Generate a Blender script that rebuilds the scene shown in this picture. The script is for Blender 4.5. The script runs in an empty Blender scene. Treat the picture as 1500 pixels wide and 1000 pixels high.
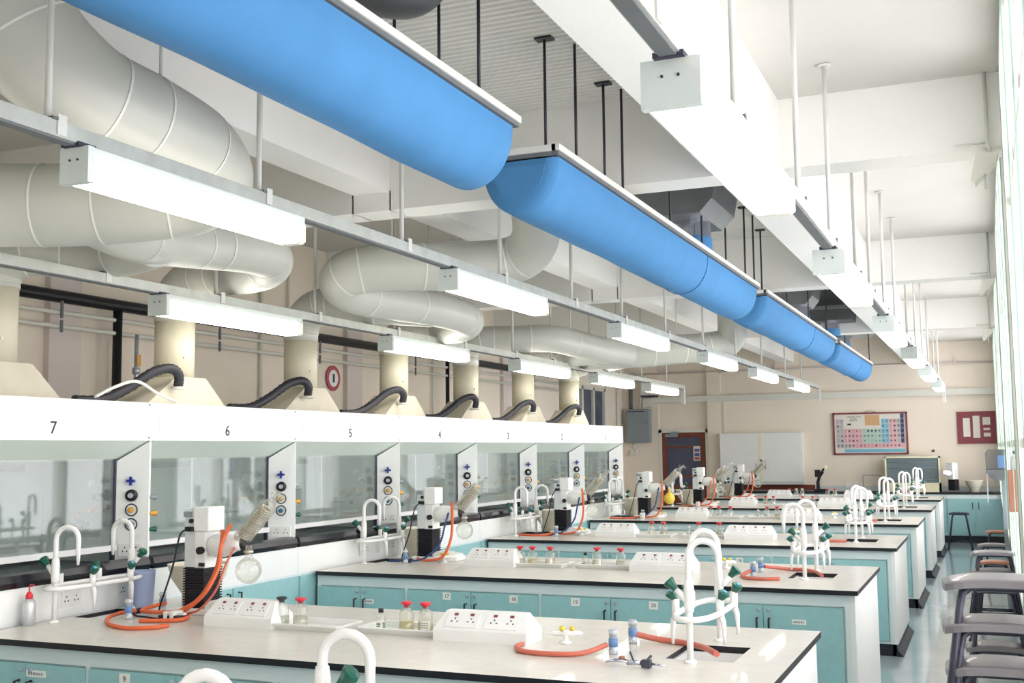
import bpy, bmesh, math, random
from mathutils import Vector, Matrix
random.seed(7)
PI = math.pi
SC = bpy.context.scene
COL = SC.collection

# ------------------------------------------------------------------ materials
MATS = {}
def srgb(h):
    h = h.lstrip('#'); c = [int(h[i:i+2], 16)/255 for i in (0, 2, 4)]
    return [x/12.92 if x <= .04045 else ((x+.055)/1.055)**2.4 for x in c] + [1]
def mat(name, hexc, rough=.5, metal=0., var=.0, scale=8., bump=0., bscale=40., spec=.5, coat=0., stretch=None):
    if name in MATS: return MATS[name]
    m = bpy.data.materials.new(name); m.use_nodes = True
    nt = m.node_tree; b = nt.nodes['Principled BSDF']; c = srgb(hexc)
    b.inputs['Roughness'].default_value = rough; b.inputs['Metallic'].default_value = metal
    b.inputs['Specular IOR Level'].default_value = spec; b.inputs['Coat Weight'].default_value = coat
    tc = nt.nodes.new('ShaderNodeTexCoord'); src = tc.outputs['Object']
    if stretch:
        mp = nt.nodes.new('ShaderNodeMapping'); mp.inputs['Scale'].default_value = stretch
        nt.links.new(src, mp.inputs['Vector']); src = mp.outputs['Vector']
    n = nt.nodes.new('ShaderNodeTexNoise'); n.inputs['Scale'].default_value = scale; n.inputs['Detail'].default_value = 4
    nt.links.new(src, n.inputs['Vector'])
    r = nt.nodes.new('ShaderNodeValToRGB')
    r.color_ramp.elements[0].position = .3; r.color_ramp.elements[1].position = .7
    r.color_ramp.elements[0].color = [x*(1-var) for x in c[:3]] + [1]
    r.color_ramp.elements[1].color = [min(1, x*(1+var*.5)) for x in c[:3]] + [1]
    nt.links.new(n.outputs['Fac'], r.inputs['Fac']); nt.links.new(r.outputs['Color'], b.inputs['Base Color'])
    if bump > 0:
        n2 = nt.nodes.new('ShaderNodeTexNoise'); n2.inputs['Scale'].default_value = bscale
        nt.links.new(src, n2.inputs['Vector'])
        bp = nt.nodes.new('ShaderNodeBump'); bp.inputs['Strength'].default_value = bump; bp.inputs['Distance'].default_value = .01
        nt.links.new(n2.outputs['Fac'], bp.inputs['Height']); nt.links.new(bp.outputs['Normal'], b.inputs['Normal'])
    MATS[name] = m; return m
def glassy(name, hexc, trans=.8, rough=.03, hexd=None, rise=.45):
    """thin clear sheet: mostly transparent, some reflection, a little tint"""
    m = bpy.data.materials.new(name); m.use_nodes = True; nt = m.node_tree; nt.nodes.clear()
    out = nt.nodes.new('ShaderNodeOutputMaterial'); t = nt.nodes.new('ShaderNodeBsdfTransparent'); t.inputs[0].default_value = srgb(hexc)
    g = nt.nodes.new('ShaderNodeBsdfGlossy'); g.inputs['Roughness'].default_value = rough
    d = nt.nodes.new('ShaderNodeBsdfDiffuse'); d.inputs[0].default_value = srgb(hexd or hexc)
    a = nt.nodes.new('ShaderNodeMixShader'); a.inputs[0].default_value = .45
    nt.links.new(g.outputs[0], a.inputs[1]); nt.links.new(d.outputs[0], a.inputs[2])
    mx = nt.nodes.new('ShaderNodeMixShader')
    lw = nt.nodes.new('ShaderNodeLayerWeight'); lw.inputs[0].default_value = .25
    mr = nt.nodes.new('ShaderNodeMapRange'); mr.inputs['To Min'].default_value = 1-trans; mr.inputs['To Max'].default_value = min(1, 1-trans+rise)
    nt.links.new(lw.outputs['Fresnel'], mr.inputs['Value']); nt.links.new(mr.outputs[0], mx.inputs[0])
    nt.links.new(t.outputs[0], mx.inputs[1]); nt.links.new(a.outputs[0], mx.inputs[2])
    nt.links.new(mx.outputs[0], out.inputs[0]); MATS[name] = m; return m
def emit(name, hexc, s):
    m = bpy.data.materials.new(name); m.use_nodes = True; nt = m.node_tree; b = nt.nodes['Principled BSDF']
    b.inputs['Base Color'].default_value = srgb(hexc); b.inputs['Emission Color'].default_value = srgb(hexc)
    b.inputs['Emission Strength'].default_value = s; MATS[name] = m; return m

mat('ceil', '#D2D1CB', .9, var=.04, scale=1.5, bump=.15, bscale=60)
mat('beam', '#F4F4F0', .75, var=.03, scale=1.2, bump=.1, bscale=50)
mat('deck', '#DEDEDA', .6, var=.05, scale=6)
mat('wall', '#F0E6D6', .9, var=.05, scale=1.2, bump=.12, bscale=70)
mat('pilaster', '#DCD3CE', .9, var=.04, scale=2)
mat('floor', '#9FAEB2', .14, var=.10, scale=2.2, coat=.3, bump=.03, bscale=8)
mat('white', '#EDEFEC', .45, var=.02)
mat('white_gloss', '#F1F2F0', .25, var=.01, coat=.3)
mat('offwhite', '#DFE0D6', .5, var=.03)
mat('hoodwhite', '#F2F5F2', .4, var=.015)
mat('soffit', '#E6F2E8', .45, var=.02)
mat('fascia', '#DDEAEA', .45, var=.02)
mat('turq', '#9AC8CA', .4, var=.05, scale=30)
mat('black', '#14151C', .45, var=.1)
mat('blackrub', '#17161F', .7, var=.1)
mat('blackgloss', '#15161E', .2, var=.1)
mat('plinth', '#1E222E', .5, var=.1)
mat('top', '#D8D5CB', .3, var=.07, scale=14, coat=.2)
mat('blue_fabric', '#4E88BC', .8, var=.05, scale=5, bump=.2, bscale=9, spec=.2)
mat('rim', '#E4E5E0', .5, var=.05)
mat('rimdark', '#6B6F72', .6, var=.1)
mat('duct', '#C8CAC2', .42, var=.05, scale=3, bump=.1, bscale=10)
mat('seam', '#EEF0EA', .5)
mat('riser', '#D2CDB6', .5, var=.05, scale=4)
mat('galv', '#7F8488', .45, .4, var=.15, scale=6)
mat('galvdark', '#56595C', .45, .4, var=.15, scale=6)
mat('track', '#C4C8C0', .4, .35, var=.12, scale=12)
mat('rod', '#D6D8D2', .5, var=.05)
mat('rodblack', '#2A2B33', .5)
mat('lampbody', '#D5DEDA', .5, var=.02)
mat('diffuser_clear', '#EFEFE2', .4)
emit('diffuser', '#FFF8EE', 7.0)
mat('frame_metal', '#C3CCC8', .35, .5, var=.05)
mat('winframe', '#EDEEE6', .5, var=.02)
mat('winseal', '#9DBDAF', .6)
mat('brown', '#7A3D2A', .5, var=.15, scale=5, stretch=(6, 6, .6))
mat('woodbox', '#A9735A', .6, var=.15, scale=6, stretch=(5, 5, .7))
mat('darkpane', '#454A63', .15, var=.1)
mat('maroon', '#8A4048', .55, var=.08)
mat('paper', '#E3E1D6', .8, var=.03)
mat('pink', '#D8A7AE', .7); mat('cellblue', '#7DB9CC', .7); mat('cellgreen', '#A9C9BC', .7); mat('cellgrey', '#B9B4B4', .7)
mat('cellnavy', '#4A4C78', .7); mat('celltan', '#D3AA7C', .7); mat('ink', '#3A3A4C', .7); mat('ink_violet', '#2B2148', .6)
mat('sign_red', '#B5505E', .6); mat('sign_blue', '#4A5AA0', .6)
mat('greybox', '#8D979C', .5, var=.04)
mat('chalk', '#6C7B80', .6, var=.1, scale=5)
mat('cream', '#EFE9C6', .4, var=.03)
mat('orange', '#E0683A', .45, var=.1, scale=15)
mat('pinkhose', '#D0705C', .45, var=.12, scale=15)
mat('bluehose', '#2D4478', .4)
mat('green', '#0F5A4A', .3); mat('tealknob', '#1F6F86', .3); mat('blueknob', '#2A3E9A', .3); mat('amber', '#D9A03C', .4); mat('tapcyan', '#4BA8D8', .3)
mat('redcap', '#DB3040', .4); mat('capblack', '#20202A', .4)
mat('label', '#F1F0E8', .7); mat('label_blue', '#6B8FC0', .6); mat('silver', '#B9C2CC', .35, .4, var=.1, scale=20)
mat('yellow', '#E8CF4C', .5)
mat('seat', '#7C797D', .4, var=.1, scale=12, coat=.2); mat('seatwood', '#B07A62', .45, var=.15, scale=8)
mat('steel', '#4A4B58', .35, .5, var=.05); mat('legdark', '#2E3247', .4, .4)
mat('chrome', '#C4C8D4', .15, .9); mat('bin', '#A9B8DC', .4, var=.02); mat('liner', '#CCD4D2', .5, var=.04); mat('liner_pale', '#EAF0EA', .5, var=.04)
mat('tag', '#7E9C98', .6); mat('device', '#D9DEE0', .5)
mat('bath', '#DCD7C4', .35)
mat('transbox', '#C9C3B0', .6, var=.05)
glassy('pane', '#F7F6F9', .86); glassy('sash', '#EEF4F1', .88, rise=.22); glassy('glass', '#F9FAF7', .86, .05, '#F0F1EA', .5); glassy('coilglass', '#F0E6D0', .35, .1, '#E6DCC4')
glassy('plastic', '#F0F2F2', .35, .3, '#E0E3E8'); glassy('dark_acrylic', '#5A6270', .35, .05, '#4A5566')
glassy('liq_yellow', '#FAF2BE', .4, .3, '#FFF4B4', .2); glassy('liq_amber', '#F2D394', .35, .3, '#F2CC84', .2); glassy('liq_clear', '#F8F8F0', .6, .2, '#FAFAF0', .2)
glassy('liq_green', '#4FD07E', .15, .2, '#46CC78')
M = MATS

# ------------------------------------------------------------------ mesh helpers
def NB(): return bmesh.new()
def box(bm, x0, x1, y0, y1, z0, z1, mi=0):
    v = [bm.verts.new(p) for p in ((x0,y0,z0),(x1,y0,z0),(x1,y1,z0),(x0,y1,z0),(x0,y0,z1),(x1,y0,z1),(x1,y1,z1),(x0,y1,z1))]
    for f in ((0,3,2,1),(4,5,6,7),(0,1,5,4),(1,2,6,5),(2,3,7,6),(3,0,4,7)):
        fa = bm.faces.new([v[i] for i in f]); fa.material_index = mi
def prism(bm, poly, axis, a, b, mi=0):
    """extrude a 2-D polygon: axis 'x' poly=(y,z); 'y' poly=(x,z); 'z' poly=(x,y)"""
    def P(p, t): return {'x': (t, p[0], p[1]), 'y': (p[0], t, p[1]), 'z': (p[0], p[1], t)}[axis]
    A = [bm.verts.new(P(p, a)) for p in poly]; B = [bm.verts.new(P(p, b)) for p in poly]
    n = len(poly); fs = [bm.faces.new(A[::-1]), bm.faces.new(B)]
    for i in range(n): fs.append(bm.faces.new([A[i], A[(i+1) % n], B[(i+1) % n], B[i]]))
    for f in fs: f.material_index = mi
def tube(bm, pts, r, n=10, closed=False, caps=True, mi=0):
    pts = [Vector(p) for p in pts]; N = len(pts)
    rs = r if isinstance(r, (list, tuple)) else [r]*N
    rings = []; up = None
    for i in range(N):
        if closed: t = pts[(i+1) % N]-pts[i-1]
        else: t = pts[min(i+1, N-1)]-pts[max(i-1, 0)]
        t.normalize()
        if up is None:
            up = Vector((0,0,1)) if abs(t.z) < .9 else Vector((1,0,0))
        u = up-t*up.dot(t)
        if u.length < 1e-4: u = t.orthogonal()
        u.normalize(); w = t.cross(u); up = u
        rings.append([bm.verts.new(pts[i]+(u*math.cos(2*PI*k/n)+w*math.sin(2*PI*k/n))*rs[i]) for k in range(n)])
    for i in range(N if closed else N-1):
        a, b = rings[i], rings[(i+1) % N]
        for k in range(n):
            f = bm.faces.new([a[k], a[(k+1) % n], b[(k+1) % n], b[k]]); f.smooth = True; f.material_index = mi
    if caps and not closed:
        f = bm.faces.new(rings[0][::-1]); f.material_index = mi; f = bm.faces.new(rings[-1]); f.material_index = mi
def lathe(bm, prof, c=(0,0,0), n=16, axis=None, mi=0, smooth=True):
    """prof: list of (r,z); revolve around z through c; axis: direction to align z with"""
    q = Vector((0,0,1)).rotation_difference(Vector(axis).normalized()) if axis else None
    c = Vector(c); rings = []
    for r, z in prof:
        ring = []
        for k in range(n):
            v = Vector((r*math.cos(2*PI*k/n), r*math.sin(2*PI*k/n), z))
            if q: v = q @ v
            ring.append(bm.verts.new(c+v))
        rings.append(ring)
    for a, b in zip(rings, rings[1:]):
        for k in range(n):
            f = bm.faces.new([a[k], a[(k+1) % n], b[(k+1) % n], b[k]]); f.smooth = smooth; f.material_index = mi
    for ring, rv in ((rings[0], True), (rings[-1], False)):
        f = bm.faces.new(ring[::-1] if rv else ring); f.material_index = mi
def cyl(bm, p0, p1, r, n=12, mi=0): tube(bm, [p0, p1], r, n, mi=mi)
def smooth_path(pts, k=6, closed=False):
    P = [Vector(p) for p in pts]; out = []; N = len(P)
    for i in range(N-1):
        p0 = P[max(i-1, 0)]; p1 = P[i]; p2 = P[i+1]; p3 = P[min(i+2, N-1)]
        for j in range(k):
            t = j/k
            out.append(.5*((2*p1)+(p2-p0)*t+(2*p0-5*p1+4*p2-p3)*t*t+(3*p1-p0-3*p2+p3)*t**3))
    out.append(P[-1]); return out
def bevel_all(bm, w, seg=2):
    bmesh.ops.bevel(bm, geom=list(bm.edges), offset=w, segments=seg, affect='EDGES', profile=.5, clamp_overlap=True)
def finish(name, bm, m, parent=None):
    bmesh.ops.recalc_face_normals(bm, faces=bm.faces)
    me = bpy.data.meshes.new(name); bm.to_mesh(me); bm.free()
    for mm in (m if isinstance(m, (list, tuple)) else [m]): me.materials.append(MATS[mm] if isinstance(mm, str) else mm)
    o = bpy.data.objects.new(name, me); COL.objects.link(o)
    if parent: o.parent = parent
    return o
def empty(name, loc=(0,0,0), rz=0):
    o = bpy.data.objects.new(name, None); COL.objects.link(o); o.location = loc; o.rotation_euler = (0,0,rz)
    o.empty_display_size = .05; return o
def tag(o, label, cat, group=None):
    o['label'] = label; o['category'] = cat
    if group: o['group'] = group
    elif 'group' in o: del o['group']
    return o
def struct(name, bm, m, parent=None):
    o = finish(name, bm, m, parent)
    if parent is None: o['kind'] = 'structure'
    return o
def kids(o): return [c for c in ALLKIDS.get(o, [])]
def dup(root, loc=None, rz=None):
    def cp(o, par):
        c = o.copy(); COL.objects.link(c)
        if par is not None: c.parent = par
        for ch in list(o.children): cp(ch, c)
        return c
    r = cp(root, None)
    if loc is not None: r.location = loc
    if rz is not None: r.rotation_euler = (0,0,rz)
    return r
def boxo(name, m, parent, *a, bev=0):
    bm = NB(); box(bm, *a)
    if bev: bevel_all(bm, bev)
    return finish(name, bm, m, parent)
def text_mesh(name, s, size, m, parent, origin, right, up, depth=.001, align='CENTER'):
    cu = bpy.data.curves.new(name+'_c', 'FONT'); cu.body = s; cu.size = size; cu.align_x = align; cu.align_y = 'CENTER'; cu.extrude = depth
    cu.resolution_u = 3
    t = bpy.data.objects.new(name+'_t', cu); COL.objects.link(t)
    dg = bpy.context.evaluated_depsgraph_get(); dg.update()
    me = bpy.data.meshes.new_from_object(t.evaluated_get(dg)); bpy.data.objects.remove(t)
    r = Vector(right).normalized(); u = Vector(up).normalized(); n = r.cross(u)
    Mx = Matrix((r, u, n)).transposed().to_4x4(); Mx.translation = Vector(origin); me.transform(Mx)
    me.materials.clear(); me.materials.append(MATS[m]); me.name = name
    o = bpy.data.objects.new(name, me); COL.objects.link(o)
    if parent: o.parent = parent
    return o

# ------------------------------------------------------------------ room data
XL, XR, Y0, Y1 = -7.1, .2, -3.0, 22.8
F = [4.03+3.035*i for i in range(-1, 6)]          # front edges of the island benches (0 = the one under the camera)
BW = 1.465
BX0, BX1 = -4.55, -.77
NEAR = ['', 'nearest', 'second nearest', 'third nearest', 'fourth nearest', 'fifth nearest', 'farthest']
CB = [-3.4, 1.48, 6.33, 11.2, 16.08]                    # down-stand beams across the room

# ------------------------------------------------------------------ shell
bm = NB(); box(bm, XL-.2, XR+.3, Y0-.2, Y1+.2, -.1, 0); struct('floor', bm, 'floor')
bm = NB(); box(bm, -1.2, XR+.3, Y0-.2, Y1+.2, 3.72, 3.9); box(bm, XL-.2, -3.6, Y0-.2, Y1+.2, 4.1, 4.25); box(bm, -3.7, -1.1, Y0-.2, Y1+.2, 4.3, 4.4)
box(bm, -3.8, -3.55, Y0-.2, Y1+.2, 3.95, 4.4); struct('ceiling', bm, 'ceil')
# corrugated metal deck between the two long beams
bm = NB(); prev = None; y = Y0; prof = [(0,0),(.022,0),(.028,.012),(.05,.012),(.056,0)]
while y < Y1:
    for dy, dz in prof[:-1]:
        cur = [bm.verts.new((x, y+dy, 3.85+dz)) for x in (-3.56, -1.38)]
        if prev: bm.faces.new([prev[0], prev[1], cur[1], cur[0]])
        prev = cur
    y += .056
struct('trim_1', bm, 'deck')
bm = NB(); box(bm, -1.40, -1.02, Y0, Y1, 3.32, 4.32); struct('trim_2', bm, 'beam')
bm = NB(); box(bm, -3.80, -3.53, Y0, Y1, 3.44, 4.32); struct('trim_3', bm, 'beam')
for i, yb in enumerate(CB):
    bm = NB(); box(bm, XL, -3.8, yb, yb+.26, 3.32, 4.12); box(bm, -3.81, -3.52, yb, yb+.26, 3.32, 3.45); box(bm, -3.53, -1.40, yb, yb+.26, 3.32, 4.3)
    box(bm, -1.02, XR+.02, yb, yb+.26, 3.32, 3.74)
    struct('trim_%d' % (4+i), bm, 'beam')
bm = NB(); box(bm, XL-.2, XL, Y0-.2, 19.5, 0, 4.3); box(bm, XL-.2, XL, 21.55, Y1+.2, 0, 4.3); box(bm, XL-.2, XL, 19.5, 21.55, 0, 1.9); box(bm, XL-.2, XL, 19.5, 21.55, 2.98, 4.3)
struct('wall_left', bm, 'wall')
for i, (ya, yb) in enumerate([(6.95,7.3),(11.6,11.95),(16.3,16.65)]):
    bm = NB(); box(bm, XL, XL+.06, ya, yb, 0, 4.1); struct('trim_%d' % (12+i), bm, 'pilaster')
bm = NB(); box(bm, XL-.2, -6.34, Y1, Y1+.2, 0, 4.4); box(bm, -5.30, XR+.3, Y1, Y1+.2, 0, 4.4); box(bm, -6.34, -5.30, Y1+.06, Y1+.2, 2.14, 4.4)
struct('wall_back', bm, 'wall')
bm = NB(); box(bm, XL-.2, XR+.3, Y0-.2, Y0, 0, 4.4); struct('wall_front', bm, 'wall')
# right window wall: low wall, columns, lintel
bm = NB(); box(bm, XR, XR+.25, Y0, Y1, 0, .82); box(bm, XR, XR+.25, Y0, Y1, 3.66, 4.4)
for yb in CB: box(bm, XR-.0, XR+.25, yb-.32, yb+.5, .8, 3.7)
box(bm, XR, XR+.25, 22.3, Y1+.2, .8, 3.7)
struct('wall_right', bm, 'winframe')
ends = CB+[20.45+.82]
for i in range(len(CB)):
    a, b = CB[i]+.5, (CB[i+1]-.32 if i+1 < len(CB) else 22.3)
    w = empty('window_%d' % (i+1), (XR, (a+b)/2, .82)); w['kind'] = 'structure'
    L = (b-a)/2
    bm = NB(); d0, d1 = -.075, .1
    box(bm, d0, d1, -L, L, 0, .06); box(bm, d0, d1, -L, L, 2.78, 2.84); box(bm, d0, d1, -L, -L+.07, 0, 2.84); box(bm, d0, d1, L-.07, L, 0, 2.84)
    n = 4
    for k in range(1, n): box(bm, d0+.015, d1, -L+2*L*k/n-.03, -L+2*L*k/n+.03, .06, 2.78)
    box(bm, d0+.02, d1, -L, L, .92, .97); box(bm, d0+.02, d1, -L, L, 2.1, 2.15)
    finish('window_frame', bm, 'winframe', w)
    bm = NB()
    for k in range(0, n+1): box(bm, d0-.003, d0+.003, -L+2*L*k/n-.041, -L+2*L*k/n-.034, .06, 2.78)
    finish('window_seal', bm, 'winseal', w)
    bm = NB(); box(bm, .02, .026, -L+.05, L-.05, .05, 2.79); finish('window_pane', bm, 'pane', w)
# left wall interior window
w = empty('window_6', (XL, 20.5, 1.9)); w['kind'] = 'structure'
bm = NB()
for a, b in ((-1.0,-.92),(-.38,-.30),(.28,.36),(.96,1.04)): box(bm, -.05, .03, a, b, 0, 1.06)
box(bm, -.05, .03, -1, 1.04, 0, .06); box(bm, -.05, .03, -1, 1.04, 1.0, 1.08); finish('window_frame', bm, 'offwhite', w)
bm = NB(); box(bm, -.04, -.02, -.98, 1.0, .03, 1.03); finish('window_pane', bm, 'darkpane', w)
# skirting and pipe trunking are things/trim
bm = NB(); box(bm, -6.45, XR, Y1-.08, Y1, 2.70, 2.82); box(bm, -6.65, -6.45, Y1-.08, Y1, 2.62, 2.80); struct('trim_9', bm, 'offwhite')
bm = NB(); cyl(bm, (-7.05, Y1-.03, 3.31), (XR, Y1-.03, 3.31), .018, 8)
for x in (-6.2, -5.0, -3.9, -2.3, -.55): box(bm, x-.015, x+.015, Y1-.05, Y1, 3.27, 3.42)
cyl(bm, (XL+.03, 14, 3.31), (XL+.03, Y1-.03, 3.31), .018, 8); struct('trim_10', bm, 'pilaster')
bm = NB(); box(bm, -4.96-.02, -4.96+.02, Y1-.03, Y1, 2.06, 2.72); struct('trim_11', bm, 'offwhite')
bm = NB(); box(bm, -5.3, -5.02, Y1-.04, Y1, 0, 3.3); struct('trim_15', bm, 'wall')

# door at the far end
d = empty('door_1', (-5.82, Y1-.0, 0)); d['kind'] = 'structure'
bm = NB(); box(bm, -.52, -.46, -.01, .12, 0, 2.14); box(bm, .46, .52, -.01, .12, 0, 2.14); box(bm, -.52, .52, -.01, .12, 2.08, 2.14); finish('door_frame', bm, 'offwhite', d)
bm = NB()
for a in ((-.46,-.36,0,2.08),(.36,.46,0,2.08),(-.36,.36,1.98,2.08),(-.36,.36,1.76,1.8),(-.36,.36,1.16,1.2),(-.36,.36,0,1.0)): box(bm, a[0], a[1], .02, .07, a[2], a[3])
finish('door_leaf', bm, 'brown', d)
boxo('glass_panel', 'darkpane', d, -.37, .37, .035, .05, 1.0, 1.98)
bm = NB(); box(bm, -.38, -.12, -.035, .02, 1.99, 2.05); box(bm, -.26, -.1, -.04, -.02, 2.05, 2.1); finish('door_closer', bm, 'greybox', d)
boxo('push_plate', 'greybox', d, -.36, -.2, .012, .02, 1.02, 1.14)
nt_ = tag(boxo('door_notice', 'paper', None, -5.62, -5.48, Y1+.010, Y1+.019, 1.50, 1.80), 'small white, red and blue notice on the brown door glass', 'notice')
for i, (c, z0, z1) in enumerate((('sign_blue', 1.70, 1.745), ('sign_red', 1.675, 1.695), ('sign_blue', 1.59, 1.66), ('sign_red', 1.52, 1.575))):
    boxo('notice_panel', c, nt_, -5.60, -5.495, Y1+.007, Y1+.010, z0, z1)

# ------------------------------------------------------------------ camera
yaw, pit, rol, fpx, H = 0.3996827, 0.0962115, -0.0106194, 1647.687, 1.7573186
fw = Vector((-math.sin(yaw)*math.cos(pit), math.cos(yaw)*math.cos(pit), math.sin(pit)))
r0 = Vector((math.cos(yaw), math.sin(yaw), 0)); u0 = r0.cross(fw)
rt = r0*math.cos(rol)+u0*math.sin(rol); upv = -r0*math.sin(rol)+u0*math.cos(rol)
cd = bpy.data.cameras.new('camera'); cam = bpy.data.objects.new('camera', cd); COL.objects.link(cam)
mw = Matrix((rt, upv, -fw)).transposed().to_4x4(); mw.translation = (0, 0, H); cam.matrix_world = mw
cd.sensor_fit = 'HORIZONTAL'; cd.sensor_width = 36; cd.lens = fpx/1500*36; cd.clip_start = .02; SC.camera = cam

# ------------------------------------------------------------------ fume hoods
HX = -4.60; HXG = -4.79
HY = [3.80, 5.37, 6.90, 8.455, 10.02, 11.59, 13.165, 14.74]
def make_hood(i):
    ya, yb = HY[i], HY[i+1]; num = 7-i; L = yb-ya
    t = empty('fume_hood', (HX, ya, 0))
    ordn = ['nearest, at the left edge of the photo', 'second nearest', 'third nearest', 'fourth nearest', 'fifth nearest', 'second from the far end', 'farthest, beside the back wall end']
    tag(t, 'white fume hood numbered %d, %s' % (num, ordn[i]), 'fume hood', 'row of numbered fume hoods along the left side')
    # carcass: side walls, back, top
    bm = NB(); box(bm, -.95, -.03, .001, .02, .0, 2.05); box(bm, -.95, -.03, L-.022, L-.003, .0, 2.05); box(bm, -.95, -.93, .02, L-.022, .0, 2.05); box(bm, -.93, -.07, .02, L-.022, 2.02, 2.045)
    finish('carcass', bm, 'hoodwhite', t)
    bm = NB(); box(bm, -.06, 0, .0, L-.002, 1.836, 2.061); h = finish('header_panel', bm, 'hoodwhite', t)
    text_mesh('hood_number', str(num), .096, 'ink_violet', h, (.002, [4.587,6.08,7.623,9.178,10.753,12.351,13.974][i]-ya, 1.90), (0,1,0), (0,0,1))
    bm = NB(); box(bm, .0, .003, .05, .09, 1.88, 2.0); finish('label_strip', bm, 'tag' if i == 0 else 'fascia', h)
    bm = NB()
    for z in (1.85, 2.045): box(bm, .0, .002, L-.045, L-.03, z, z+.006)
    finish('screw', bm, 'ink', h)
    bm = NB(); prism(bm, [(-.002,1.836),(-.06,1.86),(-.215,1.75),(-.19,1.722)], 'y', .02, L-.03); finish('sloped_soffit', bm, 'soffit', t)
    # control post: the jamb face looking toward the near end
    bm = NB(); prism(bm, [(0,1.836),(-.19,1.72),(-.19,1.10),(0,1.10)], 'y', L-.03, L-.004); p = finish('control_post', bm, 'hoodwhite', t)
    yf = L-.03
    bm = NB(); tube(bm, [(-.001, yf-.002, 1.834), (-.19, yf-.002, 1.72)], .002, 5); finish('joint_line', bm, 'ink', p)
    bm = NB()
    box(bm, -.098-.026, -.098+.026, yf-.036, yf-.024, 1.592, 1.608); box(bm, -.106, -.090, yf-.036, yf-.024, 1.574, 1.626)
    cyl(bm, (-.098, yf, 1.6), (-.098, yf-.036, 1.6), .012, 10); finish('cross_knob', bm, 'blueknob', p)
    for z, mk, rk in ((1.515,'black','tealknob'),(1.43,'amber','amber'),(1.345,'tealknob','tealknob')):
        if z > 1.5:
            bm = NB(); lathe(bm, [(.036,0),(.034,.02),(.02,.025)], (-.098, yf, z), 18, (0,-1,0)); kn = finish('round_dial', bm, 'black', p)
            bm = NB(); lathe(bm, [(.017,.02),(.014,.04)], (-.098, yf, z), 12, (0,-1,0)); finish('dial_cap', bm, 'silver', kn)
        else:
            bm = NB(); tube(bm, [(-.098+.034*math.cos(a*PI/12), yf-.003, z+.034*math.sin(a*PI/12)) for a in range(24)], .0035, 6, closed=True); kn = finish('dial_ring', bm, 'black', p)
            bm = NB(); lathe(bm, [(.017,0),(.015,.03),(.008,.034)], (-.098, yf, z), 12, (0,-1,0)); finish('dial_knob', bm, mk, kn)
    bm = NB(); box(bm, -.165, -.03, yf-.008, yf, 1.16, 1.235); so = finish('socket_plate', bm, 'white', p)
    bm = NB()
    for x in (-.13, -.065):
        for dx, dz in ((0,.012),(-.012,-.01),(.012,-.01)): box(bm, x+dx-.003, x+dx+.003, yf-.010, yf-.007, 1.2+dz-.004, 1.2+dz+.004)
    finish('socket_pins', bm, 'ink', so)
    # the post is splayed toward the room
    th = math.radians(26); pv = Vector((0, yf, 0))
    Mr = Matrix.Translation(pv) @ Matrix.Rotation(th, 4, 'Z') @ Matrix.Translation(-pv)
    def walk(o):
        o.data.transform(Mr)
        for c in o.children: walk(c)
    walk(p)
    # knobs on the near side of the next bay
    for z, mk in ((1.50,'greybox'),(1.405,'amber'),(1.31,'green')):
        bm = NB(); lathe(bm, [(.010,0),(.012,.03),(.018,.06),(.008,.065)], (-.035, .012, z), 10, (0,1,0)); finish('valve_knob', bm, mk, t)
    # glass and sash
    bm = NB(); box(bm, -.180, -.174, .02, L-.115, 1.225, 1.735); finish('sash_glass', bm, 'sash', t)
    bm = NB(); box(bm, -.188, -.155, .02, L-.115, 1.195, 1.228); finish('sash_rail', bm, 'white', t)
    for q in ((L-.13, L-.112), (.02, .03)): boxo('sash_guide', 'ink', t, -.195, -.17, q[0], q[1], 1.1, 1.73)
    bm = NB(); box(bm, -.185, -.181, L*.38, L*.38+.012, 1.22, 1.73); finish('sash_divider', bm, 'frame_metal', t)
    # interior liner
    bm = NB(); box(bm, -.86, -.85, .02, L*.45, 1.15, 1.95); finish('back_liner', bm, 'liner_pale', t)
    bm = NB(); box(bm, -.84, -.83, L*.42, L-.03, 1.15, 1.95); box(bm, -.83, -.22, L-.034, L-.028, 1.12, 1.73); finish('side_liner', bm, 'liner', t)
    bm = NB(); box(bm, -.835, -.8, .1, L-.2, 1.66, 1.70); finish('liner_rail', bm, 'greybox', t)
    yi = L-.036
    bm = NB(); lathe(bm, [(.03,0),(.03,.012),(.018,.014),(.018,.05)], (-.36, yi, 1.50), 14, (0,-1,0)); finish('valve_flange', bm, 'greybox', t)
    bm = NB(); tube(bm, [(-.42+.018*math.cos(a*PI/6), yi-.01, 1.58+.018*math.sin(a*PI/6)) for a in range(9)], .006, 6); finish('hook', bm, 'white', t)
    bm = NB(); tube(bm, [(-.40, yi, 1.425), (-.42, yi-.05, 1.43), (-.47, yi-.06, 1.40), (-.49, yi-.06, 1.37)], .009, 8); lathe(bm, [(.02,0),(.014,.03)], (-.40, yi, 1.425), 10, (0,-1,0)); finish('gas_tap', bm, 'amber', t)
    bm = NB(); tube(bm, smooth_path([(-.46, yi, 1.33), (-.5, yi-.08, 1.335), (-.6, yi-.10, 1.33), (-.62, yi-.10, 1.29)], 4), .008, 8); lathe(bm, [(.022,0),(.016,.03)], (-.46, yi, 1.33), 10, (0,-1,0)); finish('water_tap', bm, 'green', t)
    bm = NB(); box(bm, -.31, -.25, yi-.003, yi, 1.43, 1.455); finish('warning_label', bm, 'maroon', t)
    # worktop lip, apron and cabinet below
    bm = NB(); box(bm, -.93, .0, .02, L-.03, 1.10, 1.115); prism(bm, [(-.02,1.075),(.02,1.085),(.028,1.115),(.018,1.15),(-.02,1.16),(-.06,1.125),(-.06,1.08)], 'y', .0, L-.032)
    finish('black_worktop', bm, 'blackgloss', t)
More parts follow.
